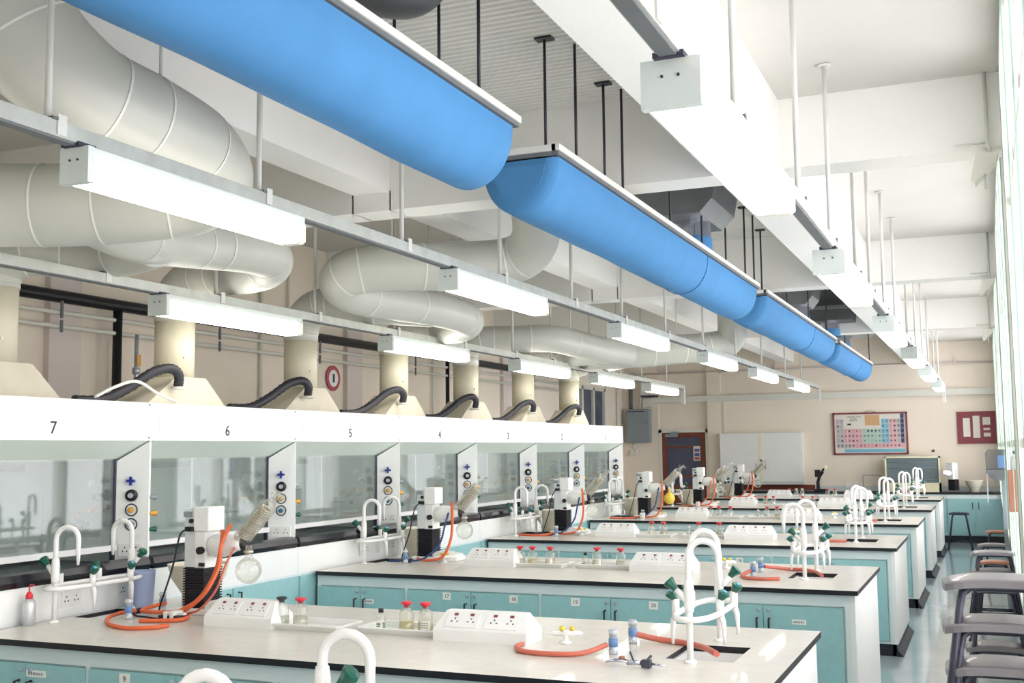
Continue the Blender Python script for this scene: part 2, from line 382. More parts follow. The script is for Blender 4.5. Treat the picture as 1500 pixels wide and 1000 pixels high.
    bm = NB(); box(bm, -.02, .01, 0, L-.004, .895, 1.085); ap = finish('apron', bm, 'hoodwhite', t)
    for ys in ((L*.55, L*.82) if i % 2 == 0 else (L*.3,)):
        bm = NB(); box(bm, .01, .016, ys, ys+.14, .95, 1.03); s2 = finish('socket_plate', bm, 'white', ap)
        bm = NB()
        for dy in (.035, .105):
            for ey, ez in ((0,.012),(-.012,-.01),(.012,-.01)): box(bm, .016, .018, ys+dy+ey-.003, ys+dy+ey+.003, .99+ez-.004, .99+ez+.004)
        finish('socket_pins', bm, 'ink', s2)
    bm = NB(); box(bm, -.015, .004, 0, L-.004, .09, .9); finish('base_frame', bm, 'fascia', t)
    bm = NB(); box(bm, -.05, -.03, 0, L, 0, .1); finish('plinth', bm, 'plinth', t)
    for k in range(2):
        bm = NB(); a = .012+k*(L/2); box(bm, .004, .02, a, a+L/2-.02, .12, .88); dd = finish('cabinet_door', bm, 'turq', t)
        yy = a+(L/2-.07 if k == 0 else .05)
        bm = NB(); tube(bm, [(.02, yy, .765), (.045, yy, .765), (.045, yy, .85), (.02, yy, .85)], .006, 6); finish('door_handle', bm, 'black', dd)
    return t
for i in range(7): make_hood(i)
# pale end wall closing the row
# hotplates inside the hoods
for i, (yy, nm) in enumerate(((5.55,'6'),(7.10,'5'),(8.75,'4'))):
    t = empty('hotplate_stirrer', (HX-.34, yy, 1.117)); tag(t, 'small pale stirrer with blue knob behind the sash of hood %s' % nm, 'stirrer', 'stirrers inside the fume hoods')
    bm = NB(); prism(bm, [(-.07,0),(.08,0),(.06,.075),(-.07,.08)], 'y', -.08, .08); finish('body', bm, 'device', t)
    bm = NB(); lathe(bm, [(.014,0),(.012,.02)], (.07, .04, .04), 12, (1,0,.2)); finish('knob', bm, 'blueknob', t)
    bm = NB(); cyl(bm, (0,-.02,.08), (0,-.02,.10), .02); finish('post', bm, 'white', t)
    bm = NB(); tube(bm, smooth_path([(.04,-.03,.08),(.06,.0,.11),(.04,.06,.10),(.0,.1,.03)], 5), .005, 6); finish('power_lead', bm, 'black', t)

# ------------------------------------------------------------------ exhaust ducts
DY = [4.62, 6.15, 7.68, 9.23, 10.80, 12.40, 13.99]
DX = -5.10
def risertop(i): return 2.74 if i else 2.78
def seams(bm, path, idx, r):
    for k in idx:
        p = path[k]; t = (path[min(k+1, len(path)-1)]-path[max(k-1, 0)]).normalized()
        tube(bm, [p-t*.006, p+t*.006], r+.004, 24, caps=False)
def duct_piece(name, pts, r, parent, sm=(), k=7, rr=None):
    path = smooth_path(pts, k)
    if rr:
        n = len(path); rads = []
        for j in range(n):
            f = j/(n-1)*(len(rr)-1); a = int(min(f, len(rr)-2)); rads.append(rr[a]+(rr[a+1]-rr[a])*(f-a))
    else: rads = r
    bm = NB(); tube(bm, path, rads, 28); o = finish(name, bm, 'duct', parent)
    if sm:
        for s in sm:
            j = int(s*(len(path)-1)); rad = rads[j] if rr else r
            p = path[j]; t = (path[min(j+1, len(path)-1)]-path[max(j-1, 0)]).normalized()
            bm = NB(); tube(bm, [p-t*.005, p+t*.005], rad+.003, 28, caps=False); finish('joint_band', bm, 'seam', o)
    return o
def riser(i, parent):
    y = DY[i]
    bm = NB(); zt = 2.058; n = 4
    lo = [(-.16,-.42),(.15,-.42),(.15,.36),(-.16,.36)]; hi = [(-.14,-.14),(.14,-.14),(.14,.16),(-.14,.16)]
    A = [bm.verts.new((DX+a, y+b, zt)) for a, b in lo]; A2 = [bm.verts.new((DX+a, y+b, zt+.03)) for a, b in lo]; B = [bm.verts.new((DX+a, y+b, 2.27)) for a, b in hi]
    bm.faces.new(A[::-1]); bm.faces.new(B)
    for P, Q in ((A, A2), (A2, B)):
        for k in range(4): bm.faces.new([P[k], P[(k+1) % 4], Q[(k+1) % 4], Q[k]])
    finish('transition_box', bm, 'transbox', parent)
    bm = NB(); tube(bm, [(DX, y, 2.265), (DX, y, risertop(i)-.08)], .133, 28); rz = finish('riser_pipe', bm, 'riser', parent)
    bm = NB(); tube(bm, [(DX, y, risertop(i)-.09), (DX, y, risertop(i)+.02)], .139, 28); finish('collar', bm, 'duct', rz)
    bm = NB(); lathe(bm, [(.008,0),(.006,.02)], (DX+.12, y-.05, 2.40), 8, (1,-.4,0)); finish('test_plug', bm, 'seam', rz)
# system 1
e = empty('exhaust_duct', (0,0,0)); tag(e, 'white looping exhaust duct at the left, joining hoods 7 and 6 to the ceiling', 'duct', 'exhaust duct runs above the fume hoods')
duct_piece('main_duct', [(-3.40,2.98,4.09),(-3.36,3.0,3.75),(-3.30,3.06,3.38),(-3.16,3.25,3.16),(-3.09,3.55,3.10),(-3.10,3.85,3.06),(-3.20,4.10,3.0),(-3.36,4.16,2.95),(-3.55,4.05,2.92),(-3.85,3.90,2.90),(-4.15,3.76,2.90),(-4.9,3.40,2.9)], .19, e, (.2,.3,.36,.45,.56,.70,.78,.86), rr=[.235,.235,.225,.20,.19,.185,.18,.18,.185,.19,.19,.19])
duct_piece('branch_duct', [(DX,DY[1],2.74),(DX+.03,DY[1],2.85),(DX+.17,DY[1]-.02,2.93),(-4.7,6.06,2.94),(-4.35,5.98,2.93),(-4.16,5.90,2.95),(-4.08,5.74,2.98),(-4.10,5.5,2.98),(-4.14,5.1,2.95),(-4.06,4.6,2.90),(-3.95,4.2,2.90),(-3.8,3.95,2.9)], .145, e, (.24,.29,.44,.52,.68,.72,.82))
duct_piece('branch_duct', [(DX,DY[0],2.74),(DX+.03,DY[0],2.83),(DX+.16,DY[0]+.06,2.90),(-4.7,4.85,2.90),(-4.4,4.9,2.90),(-4.08,4.75,2.9)], .145, e, (.4,.55,.75))
riser(0, e); riser(1, e)
# system 2
e = empty('exhaust_duct', (0,0,0)); tag(e, 'white looping exhaust duct in the middle, joining hoods 5 and 4 to the ceiling', 'duct', 'exhaust duct runs above the fume hoods')
duct_piece('main_duct', [(-2.90,7.30,3.9),(-2.92,7.36,3.55),(-2.98,7.5,3.28),(-3.2,7.6,3.16),(-3.62,7.37,3.11),(-3.95,7.12,3.09),(-4.2,6.98,3.05),(-4.32,7.04,2.98),(-4.27,7.3,2.92),(-4.14,7.95,2.91),(-4.10,8.5,2.90),(-4.14,8.82,2.88),(-4.3,8.98,2.85),(-4.6,9.08,2.85),(DX+.12,DY[3],2.86),(DX+.03,DY[3],2.8),(DX,DY[3],2.7)], .17, e, (.17,.2,.28,.36,.4,.5,.56,.66,.72,.81),
           rr=[.175,.175,.175,.175,.175,.175,.17,.165,.155,.145,.14,.14,.138,.136,.136,.136,.136])
duct_piece('branch_duct', [(DX,DY[2],2.72),(DX+.03,DY[2],2.83),(DX+.17,DY[2]+.0,2.92),(-4.7,7.74,2.92),(-4.4,7.85,2.91),(-4.13,8.1,2.9)], .145, e, (.4,.5,.75))
riser(2, e); riser(3, e)
# system 3
e = empty('exhaust_duct', (0,0,0)); tag(e, 'long white exhaust duct at the far end above hoods 3, 2 and 1', 'duct', 'exhaust duct runs above the fume hoods')
duct_piece('main_duct', [(-4.45,12.75,2.89),(-3.9,13.2,2.92),(-3.5,13.5,2.97),(-3.15,13.78,3.01),(-2.95,13.92,3.08),(-2.88,13.85,3.25),(-2.88,13.8,3.55),(-2.88,13.8,3.9)], .18, e, (.1,.2,.32,.42))
duct_piece('branch_duct', [(DX,DY[4],2.72),(DX+.03,DY[4],2.84),(DX+.17,DY[4]+.02,2.92),(-4.6,10.98,2.93),(-4.3,11.2,2.94),(-4.2,11.7,2.93),(-4.15,12.3,2.91),(-4.0,13.0,2.91)], .145, e, (.3,.36,.5,.7), rr=[.136,.136,.14,.145,.145,.15,.155,.17])
duct_piece('branch_duct', [(DX,DY[5],2.70),(DX+.03,DY[5],2.78),(DX+.17,DY[5]+.0,2.84),(-4.6,12.4,2.86),(-4.2,12.5,2.88)], .14, e, (.5,))
duct_piece('branch_duct', [(DX,DY[6],2.70),(DX+.03,DY[6],2.79),(DX+.17,DY[6]-.0,2.86),(-4.6,13.85,2.88),(-4.1,13.4,2.9),(-3.8,13.3,2.92)], .14, e, (.35,.45))
riser(4, e); riser(5, e); riser(6, e)
# flexible hoses on top of the hoods
for i in range(1, 7):
    y = DY[i]
    bm = NB(); path = smooth_path([(DX+.13, y-.42, 2.275),(DX+.13,y-.40,2.335),(DX+.09, y-.46, 2.36),(DX+.0,y-.56,2.30),(DX-.1,y-.72,2.18),(DX-.2,y-.95,2.10),(DX-.3,y-1.1,2.085)] if 0 else
                    [(DX+.20, y-.20, 2.20),(DX+.22,y-.22,2.27),(DX+.20, y-.28, 2.31),(DX+.14,y-.38,2.28),(DX+.06,y-.50,2.18),(DX+.0,y-.66,2.10),(DX-.06,y-.85,2.09)], 8)
    tube(bm, path, [.030+.004*(k % 2) for k in range(len(path))], 12); o = finish('flexible_hose', bm, 'rodblack')
    tag(o, 'dark ribbed flexible hose lying on the top of hood %d' % (7-i), 'hose', 'dark flexible hoses on the hood tops')
    bm = NB(); lathe(bm, [(.045,0),(.045,.02)], (DX+.20, y-.20, 2.175), 12); finish('cuff', bm, 'duct', o)
t = tag(finish('cable_bundle', (lambda b: (tube(b, smooth_path([(-4.75,5.05,2.09),(-4.78,5.25,2.16),(-4.8,5.45,2.20),(-4.78,5.62,2.13),(-4.7,5.7,2.08)], 6), .010, 6), b)[1])(NB()), 'offwhite'), 'white cable arching over the top of hood 6', 'cable')

# duct hangers (thin rods) for the white exhaust ducts
for (x, y, z0) in ((-3.10,3.62,3.30),(-4.30,5.50,3.10),(-3.95,7.12,3.26),(-4.10,8.0,3.04),(-4.2,11.6,3.06),(-3.5,13.5,3.15)):
    zt = 4.1 if x < -3.8 else 3.85
    bm = NB(); cyl(bm, (x, y, z0-.10), (x, y, zt), .008, 6); box(bm, x-.03, x+.03, y-.01, y+.01, z0-.05, z0-.04)
    tag(finish('hanger_rod', bm, 'rod'), 'thin grey hanger rod holding the exhaust duct', 'rod', 'rods holding the exhaust ducts')

# ------------------------------------------------------------------ blue fabric ducts
def blue_duct(ya, yb, nm, first):
    t = empty('fabric_duct', (-2.09, ya, 3.2)); L = yb-ya; W = .205; D = .27
    tag(t, 'blue fabric air duct with white rim, %s' % nm, 'air duct', 'row of blue fabric ventilation ducts')
    bm = NB(); nseg = 24; rows = []
    ys = [0, .004]+[L*k/28 for k in range(1, 28)]+[L-.004, L]
    for y in ys:
        s = 1.0 if .001 < y < L-.001 else .985
        sag = 1+.012*math.sin(y*3.1)+.008*math.sin(y*7.3)
        ring = []
        for k in range(nseg+1):
            a = PI*k/nseg; ex = math.cos(a); ez = math.sin(a)
            ring.append(bm.verts.new((-W*ex*s, y, -.012-D*(ez**.9)*s*sag)))
        rows.append(ring)
    for a, b in zip(rows, rows[1:]):
        for k in range(nseg):
            f = bm.faces.new([a[k], a[k+1], b[k+1], b[k]]); f.smooth = True
    # puckered end caps
    for ring, yy, sg in ((rows[0], 0, -1), (rows[-1], L, 1)):
        inner = [bm.verts.new((v.co.x*.72, yy+sg*.03+(.008 if k % 2 else 0)*sg, -.03+(v.co.z+.03)*.72)) for k, v in enumerate(ring)]
        mid = [bm.verts.new((v.co.x*.9, yy+sg*(.022+(.010 if k % 2 else -.004)), -.012+(v.co.z+.012)*.9)) for k, v in enumerate(ring)]
        for A, B in ((ring, mid), (mid, inner)):
            for k in range(nseg):
                f = bm.faces.new([A[k], A[k+1], B[k+1], B[k]]); f.smooth = True
        bm.faces.new(inner)
    finish('fabric_bag', bm, 'blue_fabric', t)
    bm = NB()
    for x in (-W, W): box(bm, x-.02, x+.02, -.05, L+.05, .012, .042)
    for y in (-.05, L+.01): box(bm, -W, W, y, y+.04, .012, .042)
    box(bm, -W, W, -.03, L+.03, .036, .044)
    finish('rim', bm, 'rim', t)
    bm = NB()
    for x in (-W, W): box(bm, x-.012, x+.012, -.04, L+.04, -.008, .012)
    for y in (-.035, L+.02): box(bm, -W, W, y, y+.015, -.008, .012)
    finish('clamp_channel', bm, 'rimdark', t)
    bm = NB()
    ym = L*(.62 if first else .12)
    tube(bm, [(-(W+.002)*math.cos(PI*k/24), ym, -.014-(D+.003)*(math.sin(PI*k/24)**.9)) for k in range(25)], .004, 5); finish('seam_line', bm, 'blue_fabric', t)
    return t
segs = [(-.57, 4.50, 'nearest, cut off by the top of the photo'), (5.08, 10.18, 'second nearest of the four'), (10.69, 15.80, 'third nearest of the four'), (16.33, 21.0, 'farthest of the four')]
for k, (a, b, nm) in enumerate(segs): blue_duct(a, b, nm, k)
# black hanging rods
for j, (x, y, zt, fl) in enumerate([(-1.89,.6,3.85,0),(-2.29,2.9,3.85,0),(-1.89,2.9,3.85,0),(-2.29,4.15,3.85,0),(-1.89,4.15,3.85,0),(-2.10,4.2,3.85,0),
        (-2.0,5.2,3.85,1),(-1.89,5.35,3.85,0),(-1.95,6.0,3.85,1),(-1.89,6.15,3.85,0),(-1.89,7.2,3.85,0),(-1.89,8.1,3.85,0),
        (-2.29,9.0,3.85,0),(-1.95,9.2,3.85,1),(-1.89,9.7,3.85,1),(-2.29,9.8,3.85,0),(-1.89,10.1,3.85,0),(-1.95,10.8,3.85,1),(-1.89,11.9,3.85,0),(-2.29,12.6,3.85,0),(-1.89,13.4,3.85,0),(-1.89,15.0,3.85,0),(-1.89,17.0,3.85,0),(-1.89,20.6,3.85,0),(-2.29,18.8,3.85,0)]):
    bm = NB(); cyl(bm, (x, y, 3.24), (x, y, zt), .008, 6)
    if fl: box(bm, x-.045, x+.045, y-.03, y+.03, zt-.012, zt)
    tag(finish('hanger_rod', bm, 'rodblack'), 'thin dark hanger rod above the blue ducts', 'rod', 'dark rods above the blue ducts')
# galvanised ducts above the blue ones
def galv(loc, kind, label):
    t = empty('galvanised_duct', loc); tag(t, label, 'metal duct')
    if kind == 'box':
        bm = NB(); prism(bm, [(-.36,.62),(.26,.62),(.21,.32),(.13,.22),(-.13,.22),(-.30,.34)], 'y', -.3, .3); finish('plenum_box', bm, 'galv', t)
        bm = NB(); box(bm, -.5, .28, -.45, -.38, .60, .65); finish('support_channel', bm, 'galvdark', t)
    else:
        bm = NB(); A = [(-.3,-.4),(.3,-.4),(.3,.4),(-.3,.4)]; a = [bm.verts.new((x, y, .62)) for x, y in A]; b = [bm.verts.new((x*.9, y*.6, .2)) for x, y in A]
        bm.faces.new(a); bm.faces.new(b[::-1])
        for k in range(4): bm.faces.new([a[k], a[(k+1) % 4], b[(k+1) % 4], b[k]])
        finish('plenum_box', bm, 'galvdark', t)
        bm = NB(); box(bm, -.32, .32, -.42, -.36, .33, .37); finish('support_channel', bm, 'galv', t)
    bm = NB(); tube(bm, [(0,0,.24),(0,0,.05)], .125, 20, caps=False); finish('spigot', bm, 'chrome', t)
    bm = NB(); tube(bm, [(0,0,.10),(0,0,.0)], .13, 20, caps=False); finish('fabric_sleeve', bm, 'blue_fabric', t)
    return t
galv((-2.03, 8.35, 3.245), 'box', 'grey galvanised duct box dropping into the second blue duct').scale = (1.2, 1.3, 1.0)
galv((-2.09, 14.0, 3.245), 'box', 'grey galvanised duct box dropping into the third blue duct')
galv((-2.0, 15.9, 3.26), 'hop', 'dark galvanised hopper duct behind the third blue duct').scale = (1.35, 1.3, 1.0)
galv((-2.05, 18.0, 3.245), 'box', 'small grey galvanised duct above the farthest blue duct')
t = empty('galvanised_duct', (0,0,0)); tag(t, 'round galvanised duct at the top edge of the photo above the nearest blue duct', 'metal duct')
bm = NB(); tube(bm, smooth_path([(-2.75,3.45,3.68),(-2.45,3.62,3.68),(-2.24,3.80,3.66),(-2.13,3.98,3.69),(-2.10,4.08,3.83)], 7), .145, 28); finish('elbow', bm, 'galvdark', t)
bm = NB(); tube(bm, [(-2.42,3.645,3.68),(-2.395,3.665,3.68)], .152, 28, caps=False); finish('joint_band', bm, 'galv', t)

# ------------------------------------------------------------------ lighting tracks with lamps
def lamp(x, y, z, L, w, label, grp):
    t = empty('fluorescent_light', (x, y, z)); tag(t, label, 'ceiling light', grp)
    bm = NB(); box(bm, -w/2, w/2, 0, .03, -.125, 0); box(bm, -w/2+.008, w/2-.008, .03, L, -.035, 0); hs = finish('housing', bm, 'lampbody', t)
    bm = NB()
    for dx in (-.022, .022): cyl(bm, (dx*w/.16, -.004, -.045), (dx*w/.16, .002, -.045), .004, 8)
    finish('screw', bm, 'ink', hs)
    bm = NB(); prism(bm, [(-w/2+.004,-.035),(w/2-.004,-.035),(w/2-.004,-.11),(w/2-.02,-.122),(-w/2+.02,-.122),(-w/2+.004,-.11)], 'y', .03, L-.05); finish('diffuser', bm, 'diffuser', t)
    bm = NB(); prism(bm, [(-w/2+.003,-.035),(w/2-.003,-.035),(w/2-.003,-.111),(w/2-.02,-.123),(-w/2+.02,-.123),(-w/2+.003,-.111)], 'y', L-.05, L); finish('diffuser_end', bm, 'diffuser_clear', t)
    bm = NB(); box(bm, -.04, .04, -.02, .06, -.002, .012); finish('bracket', bm, 'ink', t)
def track(x, zt, ya, yb, lamps, rods, w, nm, ztop):
    t = empty('lighting_track', (x, ya, zt)); tag(t, 'long grey steel lighting track, %s' % nm, 'track')
    bm = NB(); box(bm, -.03, .03, 0, yb-ya, -.055, 0); finish('rail', bm, 'track', t)
    bm = NB(); box(bm, -.022, .022, 0, yb-ya, -.062, -.055); finish('rail_slot', bm, 'rimdark', t)
    for r in rods:
        bm = NB(); cyl(bm, (0, r-ya, 0), (0, r-ya, ztop-zt), .012, 10); lathe(bm, [(.035,0),(.035,.01)], (0, r-ya, ztop-zt-.012), 10); rd = finish('hanging_rod', bm, 'rod', t)
        bm = NB(); box(bm, -.03, .036, r-ya-.012, r-ya+.012, -.002, .008); finish('clamp', bm, 'rimdark', rd)
        bm = NB(); box(bm, .030, .036, r-ya+.01, r-ya+.05, -.05, .02); finish('strap', bm, 'rod', rd)
    bm = NB(); box(bm, -.028, .028, yb-ya-.03, yb-ya+.03, -.3, -.05) if yb > 15 else box(bm, -.03, .03, yb-ya, yb-ya+.01, -.05, 0)
    finish('end_drop', bm, 'rod', t)
    W = ['nearest', 'second', 'third', 'fourth', 'fifth', 'sixth', 'seventh']
    for k, (a, L) in enumerate(lamps):
        vis = [q for q in lamps if q[0] > 2.6]
        lb = 'lit fluorescent light, %s in view on the %s' % (W[vis.index((a, L))], nm) if a > 2.6 else 'fluorescent light %s on the %s' % ('behind the camera' if a < 1 else 'just left of the view', nm)
        lamp(x+.0, a, zt-.062, L, w, lb, 'fluorescent lights on the three tracks')
track(-2.82, 2.86, -2.8, 20.9, [(-.2,1.4),(2.87,1.32),(5.74,1.45),(8.85,1.55),(11.95,1.6),(14.75,1.65),(17.75,1.7)], [2.75,3.92,5.19,6.49,7.82,9.07,10.46,12.0,13.7,15.4,17.3,18.9], .125, 'track left of the blue ducts', 3.85)
track(-4.53, 2.765, -2.8, 17.8, [(-.2,1.45),(2.55,1.45),(5.30,1.45),(8.05,1.5),(10.78,1.55),(13.3,1.6),(15.7,1.6)], [3.6,4.83,5.85,7.0,8.2,9.5,10.74,11.85,13.2,14.3,15.45,16.8], .14, 'track above the fume hoods', 4.1)
track(-.70, 2.80, -2.8, 20.9, [(-.35,1.5),(2.70,1.5),(5.72,1.5),(8.85,1.5),(11.75,1.5),(14.7,1.5),(17.8,1.5)], [2.45,3.5,4.79,5.83,7.0,7.9,9.0,10.1,11.6,13.0,14.3,15.7,17.2,18.8], .155, 'track beside the windows', 3.72)

# conduit drops on the beams at the right
for i, yb in enumerate(CB[2:]):
    t = empty('beam_fitting', (.06-.0*i, yb, 3.3)); tag(t, 'white conduit drop and slotted fitting on the %s cross beam by the windows' % ['nearest', 'middle', 'farthest'][i], 'fitting')
    bm = NB(); tube(bm, [(.0,-.02,.42),(.0,-.02,.05),(.01,-.04,-.02)], .010, 8); cyl(bm, (-.16,-.02,.04), (0,-.02,.04), .005, 6); finish('conduit', bm, 'rod', t)
    bm = NB(); prism(bm, [(-.06,-.02),(.05,-.02),(.04,-.06),(-.07,-.17),(-.09,-.16)], 'y', -.05, .10); finish('slotted_box', bm, 'offwhite', t)
    bm = NB(); cyl(bm, (-.02,.02,-.1), (-.02,.02,-.2), .008, 6); finish('pull_stub', bm, 'rod', t)

# ------------------------------------------------------------------ pipes on the left wall
def pipe(name, pts, r, m, label, cat='pipe', grp=None):
    bm = NB(); tube(bm, pts, r, 10); return tag(finish(name, bm, m), label, cat, grp)
xw = XL+.16
p = pipe('wall_pipe', [(xw, -2.5, 3.045), (xw, 19.3, 3.045)], .052, 'black', 'thick black insulated pipe running along the left wall')
for y in (7.62, 14.1):
    bm = NB(); cyl(bm, (xw, y, 3.04), (xw, y, .0), .04 if y < 8 else .028, 10); finish('drop_pipe', bm, 'black', p)
for z, nm in ((2.915,'upper'),(2.80,'lower')):
    q = pipe('wall_pipe', [(xw, -2.5, z), (xw, 19.2, z)], .018, 'offwhite', 'thin pale pipe along the left wall, the %s of the pair' % nm, 'pipe', 'pair of thin pale wall pipes')
    for y in (6.95, 9.0, 10.8, 12.4, 13.1, 14.8, 17.3): boxo('pipe_bracket', 'rimdark', q, xw+.022, xw+.034, y-.012, y+.012, z-.05, z+.16 if nm == 'upper' else z+.05)
for y, z0, z1, r in ((5.4,2.0,3.9,.012),(6.4,2.0,3.7,.012),(7.3,2.0,3.9,.016),(9.9,2.0,4.05,.02),(10.4,2.0,4.05,.014),(12.9,2.1,2.9,.022),(13.9,2.0,3.0,.012),(16.9,2.0,3.0,.014),(22.3,2.0,3.0,.02)):
    bm = NB(); cyl(bm, (XL+.02+.01, y, z0), (XL+.03, y, z1), r, 8)
    tag(finish('wall_conduit', bm, 'offwhite'), 'thin vertical pale conduit on the left wall behind the hoods', 'conduit', 'vertical conduits on the left wall')
t = empty('round_sign', (XL+.01, 11.35, 2.62)); tag(t, 'round red and white sign on the left wall beside a duct riser', 'sign')
bm = NB(); lathe(bm, [(.15,0),(.15,.01)], (0,0,0), 24, (1,0,0)); finish('red_ring', bm, 'sign_red', t)
bm = NB(); lathe(bm, [(.10,0),(.10,.004)], (.01,0,0), 24, (1,0,0)); box(bm, .0145, .016, -.02, .02, -.05, .05, 1); finish('sign_face', bm, ['white', 'ink'], t)
t = empty('valve_assembly', (xw+.1, 7.75, 2.5)); tag(t, 'brass valve with yellow tag beside the black drop pipe', 'valve')
bm = NB(); cyl(bm, (0,0,-.4), (0,0,.3), .018, 8); lathe(bm, [(.03,0),(.035,.03),(.03,.06)], (0,0,-.05), 10); finish('valve_body', bm, 'silver', t)
boxo('tag_plate', 'amber', t, .02, .025, -.02, .03, .02, .12)

# electrical boxes at the far left corner
t = empty('electrical_panel', (-6.73, Y1, 1.885)); tag(t, 'grey steel electrical panel on the back wall near the corner', 'electrical box')
boxo('cabinet_body', 'greybox', t, -.24, .24, -.2, 0, 0, .69, bev=.006)
boxo('panel_door', 'greybox', t, -.23, .20, -.215, -.2, .01, .66)
boxo('vent_slot', 'ink', t, -.22, .15, -.218, -.215, .635, .65)
bm = NB(); cyl(bm, (.17,-.215,.4), (.17,-.225,.4), .01, 8); finish('lock', bm, 'ink', t)
t = empty('junction_box', (-6.50, Y1, 2.83)); tag(t, 'pale junction box with dark base above the electrical panel', 'electrical box')
boxo('cabinet_body', 'offwhite', t, -.17, .17, -.16, 0, .03, .30, bev=.006); boxo('base_edge', 'ink', t, -.17, .17, -.165, 0, 0, .03)
bm = NB(); tube(bm, [(.0+.07*math.cos(a*PI/10), -.1, .34+.06*math.sin(a*PI/10)) for a in range(11)], .006, 6); finish('cable_loop', bm, 'silver', t)
pipe('wall_conduit', [(-6.92, Y1-.04, 2.58), (-6.92, Y1-.04, 3.25)], .04, 'rimdark', 'grey vertical conduit above the electrical panel', 'conduit')
pipe('wall_conduit', smooth_path([(-6.72, Y1-.05, 2.58), (-6.70, Y1-.05, 2.8), (-6.68, Y1-.05, 3.2), (-6.85, Y1-.05, 3.38), (-7.0, Y1-.05, 3.4)], 5), .015, 'offwhite', 'pale cable rising beside the junction box', 'cable')
t = tag(boxo('wall_switch', 'offwhite', None, -6.95, -6.82, Y1-.05, Y1, 1.60, 1.72), 'small white switch box under the electrical panel', 'switch')
bm = NB(); cyl(bm, (-6.86, Y1-.02, 1.72), (-6.88, Y1-.02, 1.885), .012, 8); finish('lead', bm, 'offwhite', t)

# ------------------------------------------------------------------ far wall furniture
t = empty('wall_cupboard', (-4.21, Y1, 1.08)); tag(t, 'wide pale two-door wall cupboard right of the brown door', 'cupboard')
boxo('cupboard_body', 'offwhite', t, -.81, .81, -.22, 0, 0, .97)
for s in (0, 1):
    dd = boxo('cupboard_door', 'white', t, -.80+.83*s, -.02+.81*s, -.24, -.22, .01, .96)
    x = -.09 if s == 0 else .10
    bm = NB(); tube(bm, [(x, -.24, .25), (x, -.26, .25), (x, -.26, .36), (x, -.24, .36)], .005, 6); finish('door_handle', bm, 'ink', dd)
boxo('centre_strip', 'cream', t, -.02, .03, -.245, -.22, .0, .97)
bm = NB(); cyl(bm, (0,-.24,.42), (.03,-.27,.42), .02, 8); finish('lock', bm, 'ink', t)
boxo('bottom_rail', 'liner', t, -.82, .82, -.25, 0, -.05, 0)
t = tag(boxo('display_board', 'brown', None, -4.75, -3.20, Y1-.06, Y1-.01, .92, 1.02), 'long low brown wooden panel under the pale wall cupboard', 'panel')
# periodic table
t = empty('periodic_table_poster', (-2.13, Y1, 1.60)); tag(t, 'framed periodic table poster on the back wall', 'poster')
bm = NB(); W2, H2 = .69, .81
for a in ((-W2, -W2+.03, 0, H2), (W2-.03, W2, 0, H2), (-W2, W2, 0, .03), (-W2, W2, H2-.03, H2)): box(bm, a[0], a[1], -.04, 0, a[2], a[3])
finish('frame', bm, 'maroon', t)
pg = boxo('printed_sheet', 'paper', t, -W2+.03, W2-.03, -.02, -.01, .03, H2-.03)
cols = {'cellgrey': [], 'pink': [], 'cellgreen': [], 'cellblue': [], 'cellnavy': [], 'celltan': [], 'ink': []}
x0, cw, z0, ch = -.63, .0700, .22, .094
def cell(c, i, j, w=1, h=1): cols[c].append((x0+i*cw, x0+(i+w)*cw-.006, z0+j*ch, z0+(j+h)*ch-.006))
for j in range(5):
    for i in range(2): cell('cellgrey', i, j)
for j in range(3):
    for i in range(2, 7): cell('pink', i, j)
    for i in range(7, 12): cell('cellgreen', i, j)
for j in range(5):
    for i in (12, 13): cell('cellblue', i, j)
    for i in (14, 15): cell('pink', i, j)
    cell('cellgrey', 16, j)
for j in range(6): cell('cellnavy', 17, j)
for i in range(18): cell('pink' if i > 3 else 'cellgrey', i, -1)
cols['cellblue'].append((x0+2*cw, x0+18*cw, .04, .11))
cols['celltan'].append((x0+8*cw-.02, x0+11.6*cw, .56, .76))
cols['ink'].append((x0+3*cw, x0+3*cw+.07, .57, .60))
for c in list(cols):
    if not cols[c]: continue
    bm = NB()
    for a, b, zz0, zz1 in cols[c]: box(bm, a, b, -.0215, -.02, zz0, zz1)
    finish('printed_block', bm, c, pg)
bm = NB(); rr = random.Random(3)
for j in range(-1, 5):
    for i in range(18):
        if j >= 3 and 2 <= i < 12: continue
        x = x0+(i+.5)*cw; z = z0+(j+.5)*ch; a = rr.uniform(.008, .018); b = rr.uniform(.006, .016)
        if rr.random() < .75: box(bm, x-a, x+a, -.0225, -.0215, z-b, z+b)
finish('element_symbols', bm, 'ink', pg)
for s, z in (('A PERIODIC TABLE', .73), ('OF THE', .695), ('ELEMENTS', .66)):
    text_mesh('printed_title', s, .034, 'ink', pg, (-.30, -.0215, z), (1,0,0), (0,0,1))
bm = NB(); tube(bm, smooth_path([(-.12,-.01,H2),(0,-.01,H2+.03),(.12,-.01,H2)], 5), .004, 5); finish('hanging_cord', bm, 'ink', t)
# notice board
t = empty('notice_board', (-.225, Y1, 1.785)); tag(t, 'dark red notice board with white papers on the back wall by the windows', 'notice board')
boxo('board', 'maroon', t, -.335, .335, -.03, 0, 0, .6)
for a in ((-.23,-.11,.13,.48),(-.06,.06,.11,.52),(.11,.24,.35,.49),(.12,.23,.25,.29),(.12,.24,.13,.2)): boxo('pinned_paper', 'paper', t, a[0], a[1], -.033, -.03, a[2], a[3])
